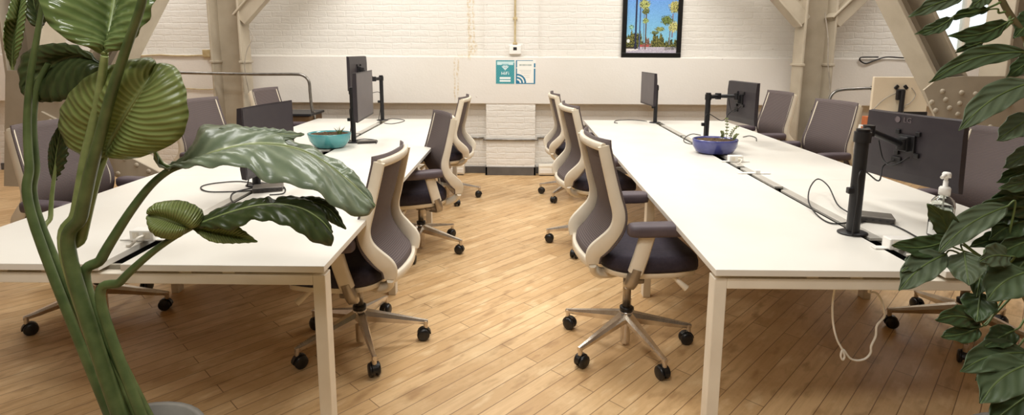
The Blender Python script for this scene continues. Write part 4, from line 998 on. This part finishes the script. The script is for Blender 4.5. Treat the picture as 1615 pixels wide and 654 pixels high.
# --- broad-leaved plant on the right
QX, QY = 1.52, 1.46
qroot = empty('broadleaf_plant', (QX, QY, 0), 'leafy green broadleaf plant at the right front edge', 'plant'); QL = qroot.location.copy()
b = MB(); b.lathe([(0, 0), (.13, 0), (.15, .02), (.18, .34), (.185, .36), (.165, .36), (.16, .31), (0, .31)], 32, 0, QL); b.build('pot', 'pot', qroot, QL)
b = MB(); b.lathe([(0, .29), (.158, .305), (.155, .325), (.08, .332), (0, .335)], 24, 0, QL); b.build('soil', 'soil', qroot, QL)
tr = [catmull([QL+Vector((0, 0, .32)), PY(1720, 640, 1.46), PY(1690, 500, 1.46), PY(1672, 380, 1.46), PY(1660, 250, 1.45), PY(1644, 140, 1.44), PY(1622, 70, 1.43), PY(1585, 10, 1.42), PY(1560, -50, 1.42)], 8),
      catmull([QL+Vector((.03, -.03, .32)), PY(1715, 660, 1.38), PY(1660, 560, 1.36), PY(1622, 480, 1.36), PY(1590, 420, 1.36)], 8)]
b = MB()
for q, (a, z) in zip(tr, ((.017, .006), (.012, .005))): b.tube(q, lambda t, a=a, z=z: a+(z-a)*t, 10)
b.build('stem', 'bark', qroot, QL)
allp = tr[0]+tr[1]
def qleaf(base, tip, w, Y, m_='lf', bend=0, dy=-.05, fold=.35, tilt=0, stem=True):
    """one oval pointed leaf: base and tip in photo points, width in photo points, fold lifts its edges"""
    a = PY(base[0], base[1], Y); c = PY(tip[0], tip[1], Y+dy); d = c-a; L = d.length
    view = (CAM-(a+c)/2).normalized(); ax = d.normalized(); sd = ax.cross(view).normalized(); nr = sd.cross(ax)
    if nr.dot(view) < 0: nr = -nr
    if tilt: sd = (sd*math.cos(tilt)+nr*math.sin(tilt)).normalized(); nr = sd.cross(ax); nr = nr if nr.dot(view) > 0 else -nr
    hw = w/F_PX*Y/2/max(.4, abs(math.cos(tilt))); rnd = random.Random(int(base[0]*7+tip[1])); mid, lf, rt = [], [], []
    for i in range(9):
        f = i/8; prof = (math.sin(PI*min(1, f**.85)))**.72 if 0 < f < 1 else 0
        prof *= 1.0 if f < .75 else (1-.25*(f-.75)/.25)
        p = a+d*f+sd*(bend*L*math.sin(PI*f))-Vector((0, 0, .10*L*f*f))*.5+Vector((0, 0, .05*L*f))
        mid.append(p); e = hw*prof+.0006
        lf.append(p-sd*e+nr*(fold*e*(1+.2*rnd.uniform(-1, 1)))); rt.append(p+sd*e+nr*(fold*e*(1+.2*rnd.uniform(-1, 1))))
    b = leaf_mesh(mid, lf, rt, n=26, m=5, sag=-.004, ruffle=.0035, waves=3.2, seed=int(base[0]+tip[1]), rib=.0018, thick=.001)
    o = b.build('leaf', [m_, 'twig'], qroot, QL)
    if stem:
        near = min(allp, key=lambda q: (q-(a+Vector((.03, .0, -.02)))).length)
        dirn = (a-mid[1]).normalized(); s = MB(); s.tube(catmull([a, a+dirn*.02, a.lerp(near, .55)+Vector((0, 0, -.006)), near], 6), lambda t: .0016+.0016*t, 8); s.build('petiole', 'twig', qroot, QL)
for args in (
    ((1522, -6), (1434, 27), 22, 1.40, 'lf3', .03), ((1502, 28), (1444, 54), 18, 1.40, 'lf', -.05), ((1560, 15), (1494, 32), 14, 1.41, 'lf2', .05, 0, .6),
    ((1590, 34), (1496, 57), 27, 1.36, 'lf2', -.08), ((1552, 66), (1508, 82), 15, 1.38, 'lf', .0), ((1618, 82), (1465, 130), 30, 1.33, 'lf', .07), ((1640, 86), (1588, 122), 26, 1.40, 'lf2'),
    ((1630, 128), (1512, 206), 42, 1.27, 'lf3', .06), ((1630, 182), (1572, 222), 34, 1.30, 'lf3'), ((1640, 232), (1582, 265), 26, 1.34, 'lf3'), ((1640, 258), (1572, 288), 24, 1.36, 'lf2'), ((1640, 284), (1576, 298), 26, 1.34, 'lf'),
    ((1636, 300), (1560, 320), 38, 1.37, 'lf2'), ((1640, 330), (1546, 322), 34, 1.36, 'lf2'), ((1590, 324), (1480, 398), 38, 1.30, 'lf3', .05), ((1498, 377), (1407, 386), 34, 1.32, 'lf2', -.08), ((1495, 378), (1462, 322), 34, 1.33, 'lf', .08),
    ((1460, 402), (1422, 428), 24, 1.30, 'lf3'), ((1492, 400), (1418, 458), 44, 1.28, 'lf3', .05), ((1520, 398), (1528, 450), 50, 1.27, 'lf3'), ((1592, 404), (1545, 412), 38, 1.27, 'lf3', .05), ((1620, 428), (1556, 474), 60, 1.26, 'lf', .06),
    ((1552, 405), (1540, 468), 36, 1.32, 'lf2'), ((1546, 462), (1540, 508), 46, 1.28, 'lf2'), ((1548, 508), (1475, 504), 34, 1.27, 'lf2', .06), ((1545, 515), (1484, 530), 30, 1.27, 'lf2', -.05), ((1622, 556), (1514, 586), 48, 1.26, 'lf', .06),
    ((1625, 572), (1546, 636), 62, 1.22, 'lf', .06), ((1600, 550), (1540, 600), 44, 1.27, 'lf2'), ((1600, 520), (1552, 546), 34, 1.30, 'lf2'), ((1632, 345), (1560, 378), 40, 1.36, 'lf2', .05), ((1640, 372), (1570, 402), 40, 1.34, 'lf2'), ((1640, 20), (1600, 60), 36, 1.45, 'lf2'), ((1560, -10), (1530, 14), 22, 1.40, 'lf'),
    ((1640, 610), (1560, 668), 56, 1.24, 'lf2'), ((1632, 395), (1592, 440), 44, 1.33, 'lf2'), ((1600, 330), (1568, 352), 34, 1.38, 'lf2'), ((1600, 370), (1530, 388), 26, 1.36, 'lf2')):
    qleaf(*args)

# ------------------------------------------------------------------ light
def lamp(x, y, z, sx, sy, e, col):
    d = bpy.data.lights.new('ceiling_or_fill_lamp', 'AREA'); d.shape = 'RECTANGLE'; d.size = sx; d.size_y = sy; d.energy = e; d.color = col; d.spread = math.radians(165)
    o = bpy.data.objects.new('ceiling_or_fill_lamp', d); COL.objects.link(o); o.location = (x, y, z); return o
W = (1.0, .98, .94)
for x, y, e in ((0, 4.7, 50), (-2.4, 4.9, 28), (2.4, 4.9, 28), (0, 2.9, 46), (-2.3, 3.3, 30), (2.3, 3.3, 30), (-.6, .2, 58)):
    lamp(x, y, 3.5, 1.3, .5, e, W)
lamp(-.4, -1.2, 3.5, 1.6, .5, 26, W).rotation_euler.x = math.radians(48)   # added fill behind the camera, brightens desk fronts and plants
for x, e in ((-4.7, 34), (-1.7, 22), (1.7, 22), (4.7, 34)):      # added unseen lamps that brighten the back wall
    o = lamp(x, 5.6, 3.5, 1.1, .3, e, W); o.rotation_euler.x = math.radians(33)
wd = bpy.data.worlds.new('world'); scene.world = wd; wd.use_nodes = True
bg = wd.node_tree.nodes['Background']; bg.inputs[0].default_value = (.95, .97, 1, 1); bg.inputs[1].default_value = 1.6
scene.view_settings.view_transform = 'Standard'; scene.view_settings.look = 'None'; scene.view_settings.gamma = 1; scene.view_settings.use_curve_mapping = False
scene.view_settings.exposure = -.08
